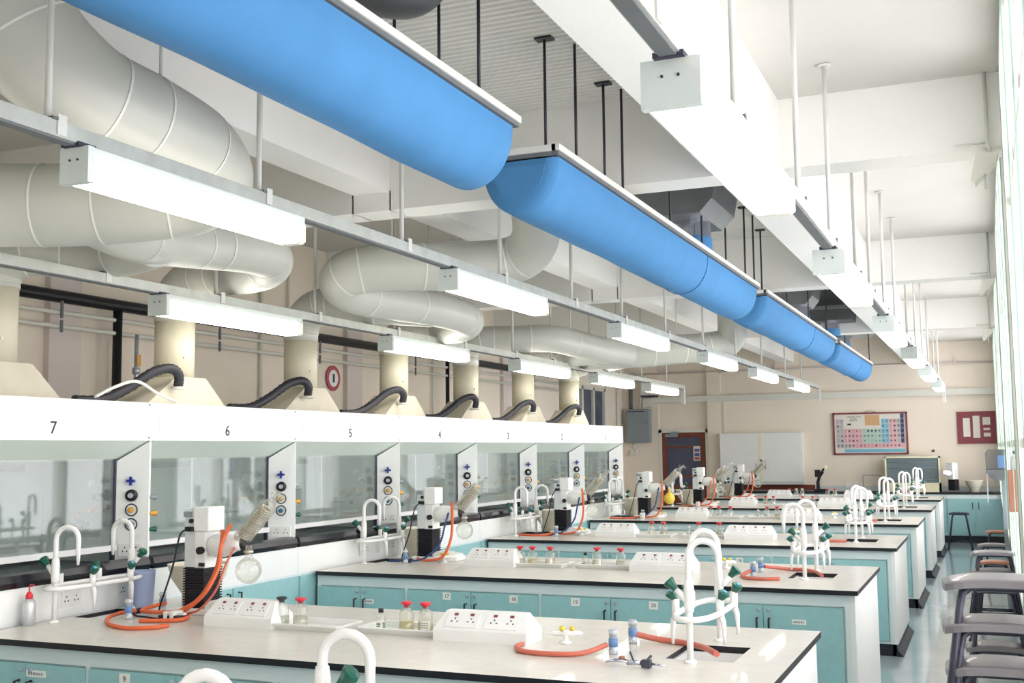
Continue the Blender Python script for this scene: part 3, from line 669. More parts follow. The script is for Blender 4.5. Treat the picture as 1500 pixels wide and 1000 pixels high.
# back counter
t = empty('back_counter', (0, 22.2, 0)); tag(t, 'long turquoise cupboard counter with black top along the back wall', 'counter')
boxo('worktop', 'black', t, -5.0, XR-.01, -.02, .59, .87, .9)
boxo('fascia', 'fascia', t, -5.0, XR-.01, 0, .02, .79, .87); boxo('carcass', 'fascia', t, -4.98, XR-.01, .02, .59, .12, .87); boxo('plinth', 'plinth', t, -4.98, XR-.01, .04, .1, 0, .12)
boxo('upstand', 'liner', t, -5.0, XR-.01, .575, .59, .9, 1.0)
for a, b, hs in ((-1.7,-.95,1),(-.93,-.80,0),(-.775,-.30,1),(-.295,.19,-1),(-2.5,-1.75,-1),(-3.3,-2.52,1),(-4.1,-3.32,-1),(-4.95,-4.12,1)):
    dd = boxo('cabinet_door', 'turq', t, a, b, -.018, 0, .14, .785)
    if hs:
        x = b-.05 if hs > 0 else a+.05
        bm = NB(); tube(bm, [(x,-.018,.60),(x,-.04,.60),(x,-.04,.72),(x,-.018,.72)], .007, 6); finish('door_handle', bm, 'black', dd)
# items on the back counter
t = empty('demonstration_board', (-1.37, 22.45, .9)); tag(t, 'grey-green board in a cream frame standing on the back counter', 'board')
bm = NB()
for a in ((-.49,-.46,0,.66),(.46,.49,0,.66),(-.49,.49,.63,.66),(-.49,.49,0,.17)): box(bm, a[0], a[1], -.02, .25, a[2], a[3])
finish('frame', bm, 'cream', t); bd = boxo('dark_panel', 'chalk', t, -.46, .46, .0, .02, .17, .63)
bm = NB()
for z in (.22,.44,.55): cyl(bm, (-.44,-.01,z), (.44,-.012,z+.01), .004, 5)
finish('scratch_line', bm, 'greybox', bd)
tag(boxo('small_box', 'maroon', None, -1.62, -1.45, 22.24, 22.36, .9, .97), 'small dark red box in front of the grey-green board', 'box')
bm = NB(); lathe(bm, [(.02,0),(.025,.02),(.015,.04)], (-1.0, Y1-.001, 1.66), 10, (0,-1,0)); tag(finish('wall_knob', bm, 'ink'), 'small dark knob on the back wall above the grey-green board', 'hook')  # a plain round knob sticking out of the wall
t = empty('wire_frame_stand', (-2.1, 22.5, .9)); tag(t, 'thin black wire frame standing on the back counter', 'stand')
bm = NB(); tube(bm, [(-.17,0,.03),(-.17,0,.30),(-.16,0,.31),(.16,0,.31),(.17,0,.30),(.17,0,.03)], .005, 6); tube(bm, [(-.17,-.08,.005),(.17,-.08,.005),(.17,.08,.005),(-.17,.08,.005)], .005, 6, closed=True)
cyl(bm, (-.17,0,.0), (-.17,0,.03), .005, 6); cyl(bm, (.17,0,0), (.17,0,.03), .005, 6); finish('wire_frame', bm, 'ink', t)
t = tag(boxo('double_socket', 'white', None, -2.62, -2.42, 22.775, 22.785, .96, 1.05), 'white double socket on the back wall upstand', 'socket')
bm = NB(); cyl(bm, (-2.46, 22.775, 1.0), (-2.46, 22.73, 1.0), .022, 10); finish('plug', bm, 'ink', t)

# ------------------------------------------------------------------ island benches
STY = [-4.55, -3.822, -2.812, -1.822, -.80]
SINKS = [(-4.53, -4.28, .66, 1.0), (-1.27, -.99, .56, .92)]
def make_bench():
    t = empty('island_bench', (0, 0, 0))
    bm = NB(); xs = sorted({BX0, BX1, *[s[0] for s in SINKS], *[s[1] for s in SINKS]}); ys = sorted({0, BW, *[s[2] for s in SINKS], *[s[3] for s in SINKS]})
    def solid(i, j):
        if not (0 <= i < len(xs)-1 and 0 <= j < len(ys)-1): return False
        cx = (xs[i]+xs[i+1])/2; cy = (ys[j]+ys[j+1])/2
        return not any(s[0] < cx < s[1] and s[2] < cy < s[3] for s in SINKS)
    V = {}
    def vt(x, y, z):
        k = (round(x, 4), round(y, 4), z)
        if k not in V: V[k] = bm.verts.new((x, y, z))
        return V[k]
    zt, zb = .9, .872
    for i in range(len(xs)-1):
        for j in range(len(ys)-1):
            if not solid(i, j): continue
            a, b, c, d_ = xs[i], xs[i+1], ys[j], ys[j+1]
            bm.faces.new([vt(a,c,zt), vt(b,c,zt), vt(b,d_,zt), vt(a,d_,zt)])
            f = bm.faces.new([vt(a,d_,zb), vt(b,d_,zb), vt(b,c,zb), vt(a,c,zb)]); f.material_index = 1
            for (ii, jj, p, q) in ((i-1,j,(a,c),(a,d_)),(i+1,j,(b,c),(b,d_)),(i,j-1,(a,c),(b,c)),(i,j+1,(a,d_),(b,d_))):
                if not solid(ii, jj):
                    f = bm.faces.new([vt(*p,zt), vt(*q,zt), vt(*q,zb), vt(*p,zb)]); f.material_index = 1
    finish('worktop', bm, ['top', 'black'], t)
    for s in SINKS:
        bm = NB(); a, b, c, d_ = s[0]+.003, s[1]-.003, s[2]+.003, s[3]-.003
        box(bm, a, b, c, d_, .71, .72); box(bm, a, a+.008, c, d_, .72, .873); box(bm, b-.008, b, c, d_, .72, .873); box(bm, a, b, c, c+.008, .72, .873); box(bm, a, b, d_-.008, d_, .72, .873)
        box(bm, a, b, c, c+.012, .873, .893); box(bm, a, a+.012, c, d_, .873, .88)
        finish('sink_basin', bm, 'white_gloss', t)
    bm = NB(); box(bm, BX0, BX1-.03, .03, .05, .80, .872); box(bm, BX0, BX1-.03, BW-.05, BW-.03, .80, .872)
    finish('fascia', bm, 'fascia', t)
    bm = NB()
    for x in STY[1:-1]: box(bm, x-.011, x+.011, .028, .05, .1, .80)
    box(bm, STY[-1]-.05+.0, BX1-.03, .027, .06, .1, .872); box(bm, BX0, BX0+.03, .028, .05, .1, .80); box(bm, BX0, BX1-.03, .03, .05, .1, .12)
    for k in range(4): box(bm, (STY[k]+STY[k+1])/2-.5 if 0 else STY[k], STY[k+1], .045, .05, .1, .80)
    finish('front_frame', bm, 'fascia', t)
    bm = NB(); box(bm, BX1-.05, BX1-.02, .025, BW-.025, .1, .872); finish('end_panel', bm, 'white', t)
    bm = NB(); box(bm, BX0, BX1-.04, BW-.05, BW-.03, .1, .80); finish('back_panel', bm, 'turq', t)
    bm = NB(); box(bm, BX0, BX1-.035, .05, .07, 0, .1); box(bm, BX1-.065, BX1-.035, .05, BW-.05, 0, .1); prism(bm, [(BX1-.035,0),(BX1+.02,0),(BX1+.01,.012),(BX1-.025,.05),(BX1-.035,.1)], 'y', .03, BW-.03); box(bm, BX0, BX1-.035, BW-.07, BW-.05, 0, .1)
    finish('plinth', bm, 'plinth', t)
    for k in range(4):
        a = STY[k]+.013; b = STY[k+1]-.013-(.048 if k == 3 else 0); m_ = (a+b)/2
        for s, (p, q) in enumerate(((a, m_-.002), (m_+.002, b))):
            dd = boxo('cabinet_door', 'turq', t, p, q, .018, .044, .125, .792)
            x = q-.035 if s == 0 else p+.035; xl = q-.025 if s == 0 else p+.03
            bm = NB(); tube(bm, [(x,.018,.585),(x,-.012,.585),(x,-.012,.715),(x,.018,.715)], .0065, 8); finish('door_handle', bm, 'black', dd)
            bm = NB(); lathe(bm, [(.012,0),(.012,.006),(.006,.007)], (xl, .018, .765), 12, (0,-1,0)); finish('lock', bm, 'silver', dd)
    return t
bench_proto = make_bench()
# number plates: bench 1 carries 9 and 10, bench 2 carries 17-20
plates = {1: [(-3.60,'9'),(-3.12,'10')], 2: [(-3.50,'17'),(-3.00,'18'),(-2.56,'19'),(-2.03,'20')], 3: [(-2.1,'28')]}
plain = {1: [(-4.12,.75,.12)], 2: [(-4.12,.70,.09),(-1.12,.70,.085)], 3: [(-1.12,.70,.085)]}
benches = []
for k in range(0, 7):
    b = bench_proto if k == 0 else dup(bench_proto)
    b.location = (0, F[k], 0)
    tag(b, 'island bench with turquoise doors, %s of the row' % NEAR[k] if k else 'island bench directly below the camera, carrying the cut-off white tap', 'lab bench', 'island benches' )
    benches.append(b)
for k, L in plates.items():
    for x, s in L:
        pl = boxo('number_plate', 'label', benches[k], x-.03, x+.03, .0155, .018, .735, .785)
        text_mesh('plate_number', s, .036, 'ink', pl, (x, .0152, .76), (1,0,0), (0,0,1), .0004)
for k, L in plain.items():
    for x, z, w in L:
        pl = boxo('label_plate', 'label', benches[k], x-w/2, x+w/2, .0155, .018, z-.015, z+.015)
        bm = NB()
        for q in range(6): box(bm, x-w*.4+q*w*.13, x-w*.4+q*w*.13+w*.09, .0148, .0155, z-.006, z+.006)
        finish('faded_print', bm, 'greybox', pl)

# ------------------------------------------------------------------ bench-top things
def make_tap(angA, angB, dy, short=0):
    """two swan-neck posts joined by an oval manifold with four gas valves; origin at the near post"""
    t = empty('swan_neck_tap')
    Hh = .485-short
    for k, (y, ang) in enumerate(((0, angA), (dy, angB))):
        bm = NB(); R = .062; pts = [(0, y, 0), (0, y, .2), (0, y, Hh-R-.03)]
        for a in range(0, 11):
            th = PI*a/10; pts.append((math.cos(ang)*R*(1-math.cos(th)), y+math.sin(ang)*R*(1-math.cos(th)), Hh-R+R*math.sin(th)))
        ex, ey = math.cos(ang)*2*R, y+math.sin(ang)*2*R
        pts += [(ex, ey, Hh-R-.07), (ex, ey, Hh-R-.13)]
        rad = [.0135]*(len(pts)-2)+[.012, .007]
        tube(bm, pts, rad, 12); lathe(bm, [(.026,0),(.026,.008),(.017,.014)], (0, y, 0), 16); lathe(bm, [(.019,.0),(.021,.02),(.021,.10),(.017,.13)], (0, y, .20), 14)
        po = finish('swan_neck', bm, 'white_gloss', t)
        s = -1 if k == 0 else 1
        bm = NB(); tube(bm, [(0, y, .235), (s*.055, y, .29)], [.015, .012], 10); fn = finish('valve_arm', bm, 'white_gloss', po)
        bm = NB(); lathe(bm, [(.013,0),(.017,.02),(.026,.04),(.024,.048),(.01,.05)], (s*.052, y, .288), 8, (s*.7,0,.7), smooth=False); finish('valve_handle', bm, 'green', po)
    bm = NB(); c = dy/2; hw = .085; hl = dy/2+.045; n = 28
    tube(bm, [(hw*math.copysign(abs(math.cos(a))**.7, math.cos(a)), c+hl*math.copysign(abs(math.sin(a))**.7, math.sin(a)), .175) for a in [2*PI*q/n for q in range(n)]], .0125, 10, closed=True)
    finish('manifold_ring', bm, 'white_gloss', t)
    for sx in (-1, 1):
        for fy in (.22, .72):
            y = dy*fy+ (0 if sx < 0 else .05)
            bm = NB(); x = sx*.088
            cyl(bm, (x, y, .165), (x, y, .235), .017, 10); tube(bm, [(x, y, .17), (x+sx*.012, y, .14), (x+sx*.014, y, .10), (x+sx*.014, y, .05)], [.014,.012,.009,.006], 10)
            vb = finish('gas_outlet', bm, 'white_gloss', t)
            bm = NB(); lathe(bm, [(.012,0),(.016,.012),(.025,.034),(.022,.042),(.01,.044)], (x, y, .23), 8, (sx*.5,-.25,.8), smooth=False); kn = finish('outlet_handle', bm, 'green', vb)
            if sx*fy > 0 or fy < .5:
                bm = NB(); lathe(bm, [(.009,.0),(.008,.004)], Vector((x, y, .23))+Vector((sx*.5,-.25,.8)).normalized()*.044, 8, (sx*.5,-.25,.8)); finish('handle_button', bm, 'tapcyan', kn)
    return t
tapR = {1: (.05, PI), 2: (PI+.15, PI+.3), 3: (.6, -2.2), 4: (.6, -2.4), 5: (.8, -2.3), 6: (.8, -2.2)}
for k in range(1, 7):
    t = make_tap(*tapR[k], .54); t.location = (-1.15, F[k]+.50, .9)
    tag(t, 'white swan-neck tap pair with green valves, right end of the %s island bench' % NEAR[k], 'tap', 'swan-neck tap fittings on the benches')
tapL = {1: (.25, PI+.1), 2: (.2, PI+.5), 3: (.1, .3), 4: (.6, -2.), 5: (.2, PI), 6: (.4, PI)}
for k in range(1, 7):
    t = make_tap(*tapL[k], .56); t.location = (-4.47 if k < 3 else -4.42, F[k]+(.47 if k == 1 else .55 if k == 2 else .40), .9)
    tag(t, 'white swan-neck tap pair with green valves, hood end of the %s island bench' % NEAR[k], 'tap', 'swan-neck tap fittings on the benches')
t = make_tap(.15, .2, .54, .075); t.location = (-1.55, 1.90, .9); tag(t, 'large white swan-neck tap cut off by the bottom edge of the photo', 'tap', 'swan-neck tap fittings on the benches')

def make_sockets(L):
    t = empty('socket_pedestal')
    bm = NB(); prof = [(0,0),(0,.045),(.07,.115),(.12,.115),(.17,.06),(.17,0)]
    A = []
    for x, ins in ((0, 0), (.0, 0)): pass
    lo = [(0,0,0),(L,0,0),(L,.17,0),(0,.17,0)]
    v = {}
    def P(x, y, z): return bm.verts.new((x, y, z))
    l = [P(0,0,0),P(0,0,.045),P(.03,.07,.115),P(.03,.12,.115),P(0,.17,.05),P(0,.17,0)]
    r = [P(L,0,0),P(L,0,.045),P(L-.03,.07,.115),P(L-.03,.12,.115),P(L,.17,.05),P(L,.17,0)]
    bm.faces.new(l); bm.faces.new(r[::-1])
    for k in range(6): bm.faces.new([l[k], r[k], r[(k+1) % 6], l[(k+1) % 6]])
    finish('casing', bm, 'white', t)
    for s in (0, 1):
        a = .045+s*(L/2-.03); b = a+L/2-.06
        # sloped plate
        bm = NB(); n = Vector((0,-.07,.07)).normalized()*.004
        q = [Vector((a,.010,.055)), Vector((b,.010,.055)), Vector((b,.062,.107)), Vector((a,.062,.107))]
        lo_ = [bm.verts.new(p) for p in q]; hi_ = [bm.verts.new(p+n) for p in q]
        bm.faces.new(lo_[::-1]); bm.faces.new(hi_)
        for k in range(4): bm.faces.new([lo_[k], lo_[(k+1) % 4], hi_[(k+1) % 4], hi_[k]])
        pl = finish('socket_plate', bm, 'white_gloss', t)
        def spot(x, f, w, m_, nm):
            bm = NB(); c = Vector((x, .010+.052*f, .055+.052*f))+n*1.2; u = Vector((0,.707,.707)); 
            vs = [bm.verts.new(c+Vector((dx*w,0,0))+u*dz*w*.7) for dx, dz in ((-1,-1),(1,-1),(1,1),(-1,1))]
            v2 = [bm.verts.new(p.co+n*.6) for p in vs]; bm.faces.new(v2); bm.faces.new(vs[::-1])
            for k in range(4): bm.faces.new([vs[k], vs[(k+1) % 4], v2[(k+1) % 4], v2[k]])
            return bm
        for x in (a+(b-a)*.27, a+(b-a)*.77): finish('switch', spot(x, .85, .008, 0, 0), 'maroon', pl)
        bm2 = NB()
        for x in (a+(b-a)*.27, a+(b-a)*.77):
            for dx, f in ((0,.58),(-.012,.38),(.012,.38)):
                c = Vector((x+dx, .010+.052*f, .055+.052*f))+n*1.2; u = Vector((0,.707,.707))
                bm2.faces.new([bm2.verts.new(c+Vector((ex*.003,0,0))+u*ez*.0035) for ex, ez in ((-1,-1),(1,-1),(1,1),(-1,1))])
        finish('pin_holes', bm2, 'ink', pl)
    bm = NB(); box(bm, .02, L/2-.01, -.001, .0, .01, .035); finish('end_plate', bm, 'white_gloss', t)
    return t
sp = make_sockets(.40); first = True
for k in range(1, 7):
    for j, x in enumerate((-3.66, -2.38)):
        t = sp if first else dup(sp); first = False
        t.location = (x+(.06*(k-1)/5 if k > 2 else 0), F[k]+(.64 if k < 3 else .56), .9)
        t.scale = (1.15 if j else 1.0, 1.1, 1.1)
        tag(t, 'white sloping socket box on the %s island bench, %s of its two' % (NEAR[k], 'hood-side' if j == 0 else 'window-side'), 'socket box', 'white socket boxes on the benches')

def make_tray():
    t = empty('white_tray'); L, W, Hh = .40, .20, .030
    bm = NB(); o = [(-.02,0),(0,-.02),(L,-.02),(L+.02,0),(L+.02,W),(L,W+.02),(0,W+.02),(-.02,W)]
    i_ = [(.0,.01),(.01,0),(L-.01,0),(L,.01),(L,W-.01),(L-.01,W),(.01,W),(0,W-.01)]
    A = [bm.verts.new((x,y,Hh)) for x, y in o]; B = [bm.verts.new((x,y,Hh-.004)) for x, y in o]; C = [bm.verts.new((x,y,.004)) for x, y in i_]; D = [bm.verts.new((x,y,0)) for x, y in i_]; E = [bm.verts.new((x*.985+.003,y*.97+.003,Hh)) for x, y in i_]
    for P, Q in ((E, A), (A, B), (B, D), (C, E)):
        for k in range(8): bm.faces.new([P[k], P[(k+1) % 8], Q[(k+1) % 8], Q[k]])
    bm.faces.new(C); bm.faces.new(D[::-1]); finish('tray_body', bm, 'white', t); return t
tp = make_tray(); first = True
TR = {}
for k in range(1, 7):
    for j, x in enumerate((-3.30, -2.80)):
        t = tp if first else dup(tp); first = False
        off = .70 if k <= 2 else .62
        pos = (x+(.06 if k > 3 else .02 if k == 3 else 0), F[k]+off+(.04 if j else 0)-(.03 if k == 1 else 0), .9); t.location = pos; TR[k, j] = pos
        tag(t, 'shallow white tray on the %s island bench, %s one' % (NEAR[k], 'hood-side' if j == 0 else 'window-side'), 'tray', 'white trays on the benches')
BP = {}
def make_bottle(liq, cap, small, lab):
    t = empty('reagent_bottle'); s = .62 if small else 1.
    bm = NB(); r = .036*s if not small else .022; h = .085 if not small else .06
    lathe(bm, [(r*.9,0),(r,.006),(r,h),(r*.85,h+.012*s),(.014 if not small else .010,h+.026*s),(.014 if not small else .010,h+.04*s)], (0,0,0), 20); finish('glass_body', bm, 'glass', t)
    bm = NB(); lh = .05 if not small else .032
    lathe(bm, [(r*.86,.005),(r*.94,.009),(r*.94,lh)], (0,0,0), 20); finish('liquid', bm, liq, t)
    bm = NB()
    if small: lathe(bm, [(.013,0),(.013,.018),(.010,.02)], (0,0,h+.022), 14)
    else: lathe(bm, [(.012,-.008),(.014,.004),(.027 if cap == 'redcap' else .026,.010),(.027,.018),(.016,.022)], (0,0,h+.034), 16)
    finish('stopper', bm, cap, t)
    if lab:
        bm = NB(); n = 6; a0 = -PI/2-.35; vs = []
        for q in range(n+1):
            a = a0-.6+1.3*q/n; vs.append((bm.verts.new(((r+.001)*math.cos(a),(r+.001)*math.sin(a),h*.2)), bm.verts.new(((r+.001)*math.cos(a),(r+.001)*math.sin(a),h*.68))))
        for q in range(n): bm.faces.new([vs[q][0], vs[q+1][0], vs[q+1][1], vs[q][1]])
        lb = finish('paper_label', bm, 'label', t)
        bm = NB(); 
        for zz in (.32,.45,.56):
            for q in range(3):
                a = a0-.4+.3*q; p = Vector(((r+.002)*math.cos(a),(r+.002)*math.sin(a),h*zz)); u = Vector((-math.sin(a),math.cos(a),0))*.004
                bm.faces.new([bm.verts.new(p-u-Vector((0,0,.0015))), bm.verts.new(p+u-Vector((0,0,.0015))), bm.verts.new(p+u+Vector((0,0,.0015))), bm.verts.new(p-u+Vector((0,0,.0015)))])
        finish('faded_print', bm, 'ink', lb)
    return t
LQ = {'y': 'liq_yellow', 'a': 'liq_amber', 'c': 'liq_clear', 'g': 'liq_green'}
WORD = {'y': 'pale yellow', 'a': 'amber', 'c': 'clear', 'g': 'green'}
CW = {'r': ('redcap','red'), 'b': ('capblack','black'), 'w': ('offwhite','white')}
# (tray, dx, liquid, cap, small)
BT = {1: [(0,.02,'c','b',0),(0,.13,'c','r',0),(1,.06,'g','b',1),(1,.20,'y','r',0),(1,.30,'y','r',0)],
      2: [(0,.03,'c','r',0),(0,.13,'y','r',0),(0,.27,'a','r',0),(1,.03,'g','b',1),(1,.12,'y','r',0),(1,.30,'c','r',0)],
      3: [(0,.18,'y','r',0),(0,.30,'c','r',0),(1,.04,'g','w',1),(1,.14,'y','r',0),(1,.34,'y','r',0)],
      4: [(0,.03,'c','r',0),(0,.13,'c','r',0),(0,.27,'c','r',0),(1,.10,'g','w',1),(1,.21,'c','r',0),(1,.33,'a','r',0)],
      5: [(0,.0,'c','r',0),(0,.15,'a','r',0),(0,.26,'c','r',0),(1,.18,'c','r',0),(1,.32,'y','r',0)],
      6: [(0,.0,'c','r',0),(0,.12,'c','w',0),(0,.22,'c','w',0),(1,.14,'c','r',0),(1,.26,'c','r',0)]}
for k, L in BT.items():
    for n_, (j, dx, lq, cp, sm) in enumerate(L):
        key = (lq, cp, sm, (n_ % 2 == 0 or sm))
        if key not in BP: t = BP[key] = make_bottle(LQ[lq], CW[cp][0], sm, key[3])
        else: t = dup(BP[key])
        t.location = (TR[k, j][0]+dx, TR[k, j][1]+.09, .9045); t.rotation_euler = (0, 0, .2*n_)
        same = [q for q in L if q[0] == j]; pos = ['left', 'middle', 'right'][same.index((j, dx, lq, cp, sm))] if len(same) == 3 else ['left', 'right'][same.index((j, dx, lq, cp, sm))]
        tag(t, '%s%s %s-capped bottle, %s in the %s tray, %s bench' % ('small ' if sm else '', WORD[lq], CW[cp][1], pos, 'hood-side' if j == 0 else 'window-side', NEAR[k]), 'bottle', 'reagent bottles in the trays')

def make_outlet():
    t = empty('bench_outlet')
    bm = NB(); lathe(bm, [(.019,0),(.019,.022),(.017,.024),(.017,.080),(.0195,.082),(.0195,.10),(.012,.104)], (0,0,0), 16); finish('body', bm, 'silver', t)
    bm = NB(); lathe(bm, [(.0195,.032),(.0195,.066)], (0,0,0), 16); finish('blue_band', bm, 'label_blue', t)
    bm = NB()
    for q in range(16):
        a = 2*PI*q/16
        for z in (.006, .086): box(bm, .0193*math.cos(a)-.001, .0193*math.cos(a)+.001, .0193*math.sin(a)-.001, .0193*math.sin(a)+.001, z, z+.012)
    finish('knurled_ring', bm, 'white', t)
    return t
op = make_outlet(); first = True
for k in range(1, 7):
    for j, (x, dy) in enumerate(((-4.19,.70),(-4.22,1.0),(-1.50,.58),(-1.50,.86))):
        if k > 4 and j > 1: continue
        t = op if first else dup(op); first = False
        if k >= 3 and j < 2: x += .17; dy -= .2
        t.location = (x, F[k]+dy, .9)
        tag(t, 'silver and blue bench outlet, %s, %s island bench' % (['front one of hood-side pair','rear one of hood-side pair','front one of window-side pair','rear one of window-side pair'][j], NEAR[k]), 'outlet', 'silver and blue bench outlets')
def make_valve():
    t = empty('glass_valve')
    bm = NB(); lathe(bm, [(.028,0),(.028,.008),(.012,.014),(.010,.045)], (0,0,0), 14); finish('foot', bm, 'white_gloss', t)
    bm = NB(); tube(bm, [(-.075,0,.045),(-.045,0,.045),(.045,0,.045),(.075,0,.045)], [.006,.013,.013,.006], 10); tube(bm, [(0,-.03,.05),(0,.03,.05)], .012, 8); finish('cross_pipe', bm, 'white_gloss', t)
    bm = NB(); lathe(bm, [(.011,0),(.013,.02)], (-.015,0,.055), 10); lathe(bm, [(.010,0),(.012,.018)], (.03,0,.055), 10); finish('valve_cap', bm, 'yellow', t)
    return t
vp = make_valve(); first = True
for k in range(1, 7):
    for j, (x, dy) in enumerate(((-3.92,.82),(-1.78,.76))):
        if (k == 1 and j == 0) or (k > 4 and j == 1) or k > 5: continue
        t = vp if first else dup(vp); first = False
        t.location = (x+(.12 if k > 2 and j == 0 else 0), F[k]+dy+(-.18 if k > 2 and j == 0 else .28 if (k > 1 and j) else 0), .9); t.rotation_euler = (0,0,.3*k)
        tag(t, 'small white and yellow glass valve at the %s side of the %s island bench' % ('hood' if j == 0 else 'window', NEAR[k]), 'valve', 'small white valves on the benches')

# rotary evaporators
def make_rotavap(flask='glass', flip=0):
    t = empty('rotary_evaporator')
    bm = NB(); prism(bm, [(-.11,-.10),(.20,-.11),(.27,-.06),(.27,.10),(.20,.16),(-.11,.16)], 'z', 0, .035); bevel_all(bm, .008)
    prism(bm, [(.02,.035),(.25,.035),(.25,.05),(.10,.075)], 'y', -.07, .1); finish('base', bm, 'white', t)
    bm = NB(); z = .035; pr = []
    while z < .245: pr += [(.088, z), (.088, z+.006), (.078, z+.007), (.078, z+.0125)]; z += .0135
    pts = []
    for w, zz in pr:
        pts.append([bm.verts.new((a*w*.78, b*w*.9, zz)) for a, b in ((-1,-1),(1,-1),(1,1),(-1,1))])
    for A, B in zip(pts, pts[1:]):
        for k in range(4): bm.faces.new([A[k], A[(k+1) % 4], B[(k+1) % 4], B[k]])
    bm.faces.new(pts[-1]); bm.faces.new(pts[0][::-1]); finish('bellows', bm, 'blackrub', t)
    bm = NB(); box(bm, -.07, .005, -.07, .06, .245, .56); bevel_all(bm, .006); finish('column', bm, 'device', t)
    bm = NB(); box(bm, .0, .072, -.075, .05, .245, .44); bevel_all(bm, .006); finish('column_cover', bm, 'white', t)
    bm = NB(); box(bm, -.005, .095, -.08, .06, .44, .57); bevel_all(bm, .006); h = finish('control_head', bm, 'white', t)
    bm = NB(); box(bm, -.075, -.02, -.074, -.069, .515, .545); finish('display', bm, 'greybox', h)
    bm = NB(); box(bm, -.045, -.0, -.10, -.07, .44, .465); cyl(bm, (-.02,-.085,.495), (-.02,-.07,.495), .012, 10); finish('plug', bm, 'black', h)
    bm = NB(); lathe(bm, [(.045,-.03),(.062,.0),(.065,.05),(.055,.10),(.04,.14),(.04,.19)], (.10, -.02, .36), 20, (1,-.1,.12)); dr = finish('drive_housing', bm, 'white', t)
    bm = NB(); cyl(bm, (.05,-.10,.34), (.05,-.07,.34), .020, 12); finish('clamp_knob', bm, 'black', dr)
    bm = NB(); box(bm, .035, .07, -.082, -.07, .255, .275); finish('lever', bm, 'black', t)
    bm = NB(); lathe(bm, [(.035,0),(.038,.02),(.03,.045)], (.27,-.03,.36), 16, (.7,0,.7)); finish('clamp_nut', bm, 'black', t)
    # condenser
    ax = Vector((.72,-.05,.70)).normalized(); c0 = Vector((.255,-.03,.385))
    bm = NB(); lathe(bm, [(.02,0),(.045,.02),(.047,.05),(.047,.27),(.030,.30),(.014,.33),(.012,.38)], c0, 20, ax); co = finish('condenser', bm, 'glass', t)
    bm = NB(); q = Vector((0,0,1)).rotation_difference(ax); pts = []
    for s in range(0, 15*10+1):
        a = 2*PI*s/10; pts.append(c0+q @ Vector((.030*math.cos(a), .030*math.sin(a), .04+.22*s/150)))
    tube(bm, pts, .0065, 6); finish('cooling_coil', bm, 'coilglass', co)
    bm = NB(); e1 = c0+ax*.37; tube(bm, [e1, e1+Vector((.03,0,-.03))], .01, 8); tube(bm, [e1-ax*.04, e1-ax*.04+Vector((-.02,0,.035))], .008, 8); finish('stopcock', bm, 'glass', co)
    # flask
    fc = Vector((.335,-.05,.24))
    bm = NB(); pr = [(.069*math.sin(PI*k/12), -.069*math.cos(PI*k/12)) for k in range(1, 11)]+[(.02,.070),(.016,.085),(.017,.13)]
    lathe(bm, pr, fc, 20); fl = finish('receiving_flask', bm, flask, t)
    bm = NB(); lathe(bm, [(.024,0),(.026,.01),(.020,.018)], fc+Vector((0,0,.09)), 12); finish('joint_clip', bm, 'coilglass', fl)
    # heating bath behind
    bm = NB(); lathe(bm, [(.09,.0),(.09,.06),(.10,.075),(.15,.15),(.17,.22),(.175,.23),(.165,.23),(.14,.16),(.09,.09)], (-.25,.28,.0), 28); finish('heating_bath', bm, 'bath', t)
    return t
rv = make_rotavap('glass'); first = True
RX = {1: (-3.97,1.02), 2: (-4.13,.98), 3: (-4.06,.80), 4: (-4.03,.62), 5: (-4.05,.52), 6: (-4.05,.42)}
for k in range(1, 7):
    if k == 4: t = make_rotavap('yellow')
    else: t = rv if first else dup(rv); first = False
    t.location = (RX[k][0], F[k]+RX[k][1], .9)
    tag(t, 'rotary evaporator with black bellows on the %s island bench%s' % (NEAR[k], ', with a yellow flask' if k == 4 else ''), 'rotary evaporator', 'rotary evaporators on the benches')
t = dup(rv, (-.66, 22.42, .9), -2.2)
for ch in list(t.children):
    if ch.name.split('.')[0] in ('condenser', 'receiving_flask', 'clamp_nut', 'base'):
        for g in list(ch.children): bpy.data.objects.remove(g)
        bpy.data.objects.remove(ch)
t.scale = (.95,.95,.95); tag(t, 'cream and white rotary evaporator on the back counter by the windows', 'rotary evaporator', 'rotary evaporators on the benches')
t = empty('microscope', (-3.05, 22.45, .9)); tag(t, 'black microscope-like instrument on the back counter beside the cupboard', 'instrument')
bm = NB(); box(bm, -.12, .14, -.08, .08, 0, .05); bevel_all(bm, .01); box(bm, -.08, -.02, -.03, .03, .05, .2); finish('base', bm, 'capblack', t)
bm = NB(); tube(bm, smooth_path([(-.05,0,.18),(-.02,0,.28),(.03,0,.36),(.08,0,.44)], 5), .03, 10); box(bm, -.1, .0, -.05, .05, .28, .42); finish('arm', bm, 'black', t)
bm = NB(); cyl(bm, (.05,0,.38), (.12,0,.5), .028); finish('eyepiece', bm, 'cream', t)

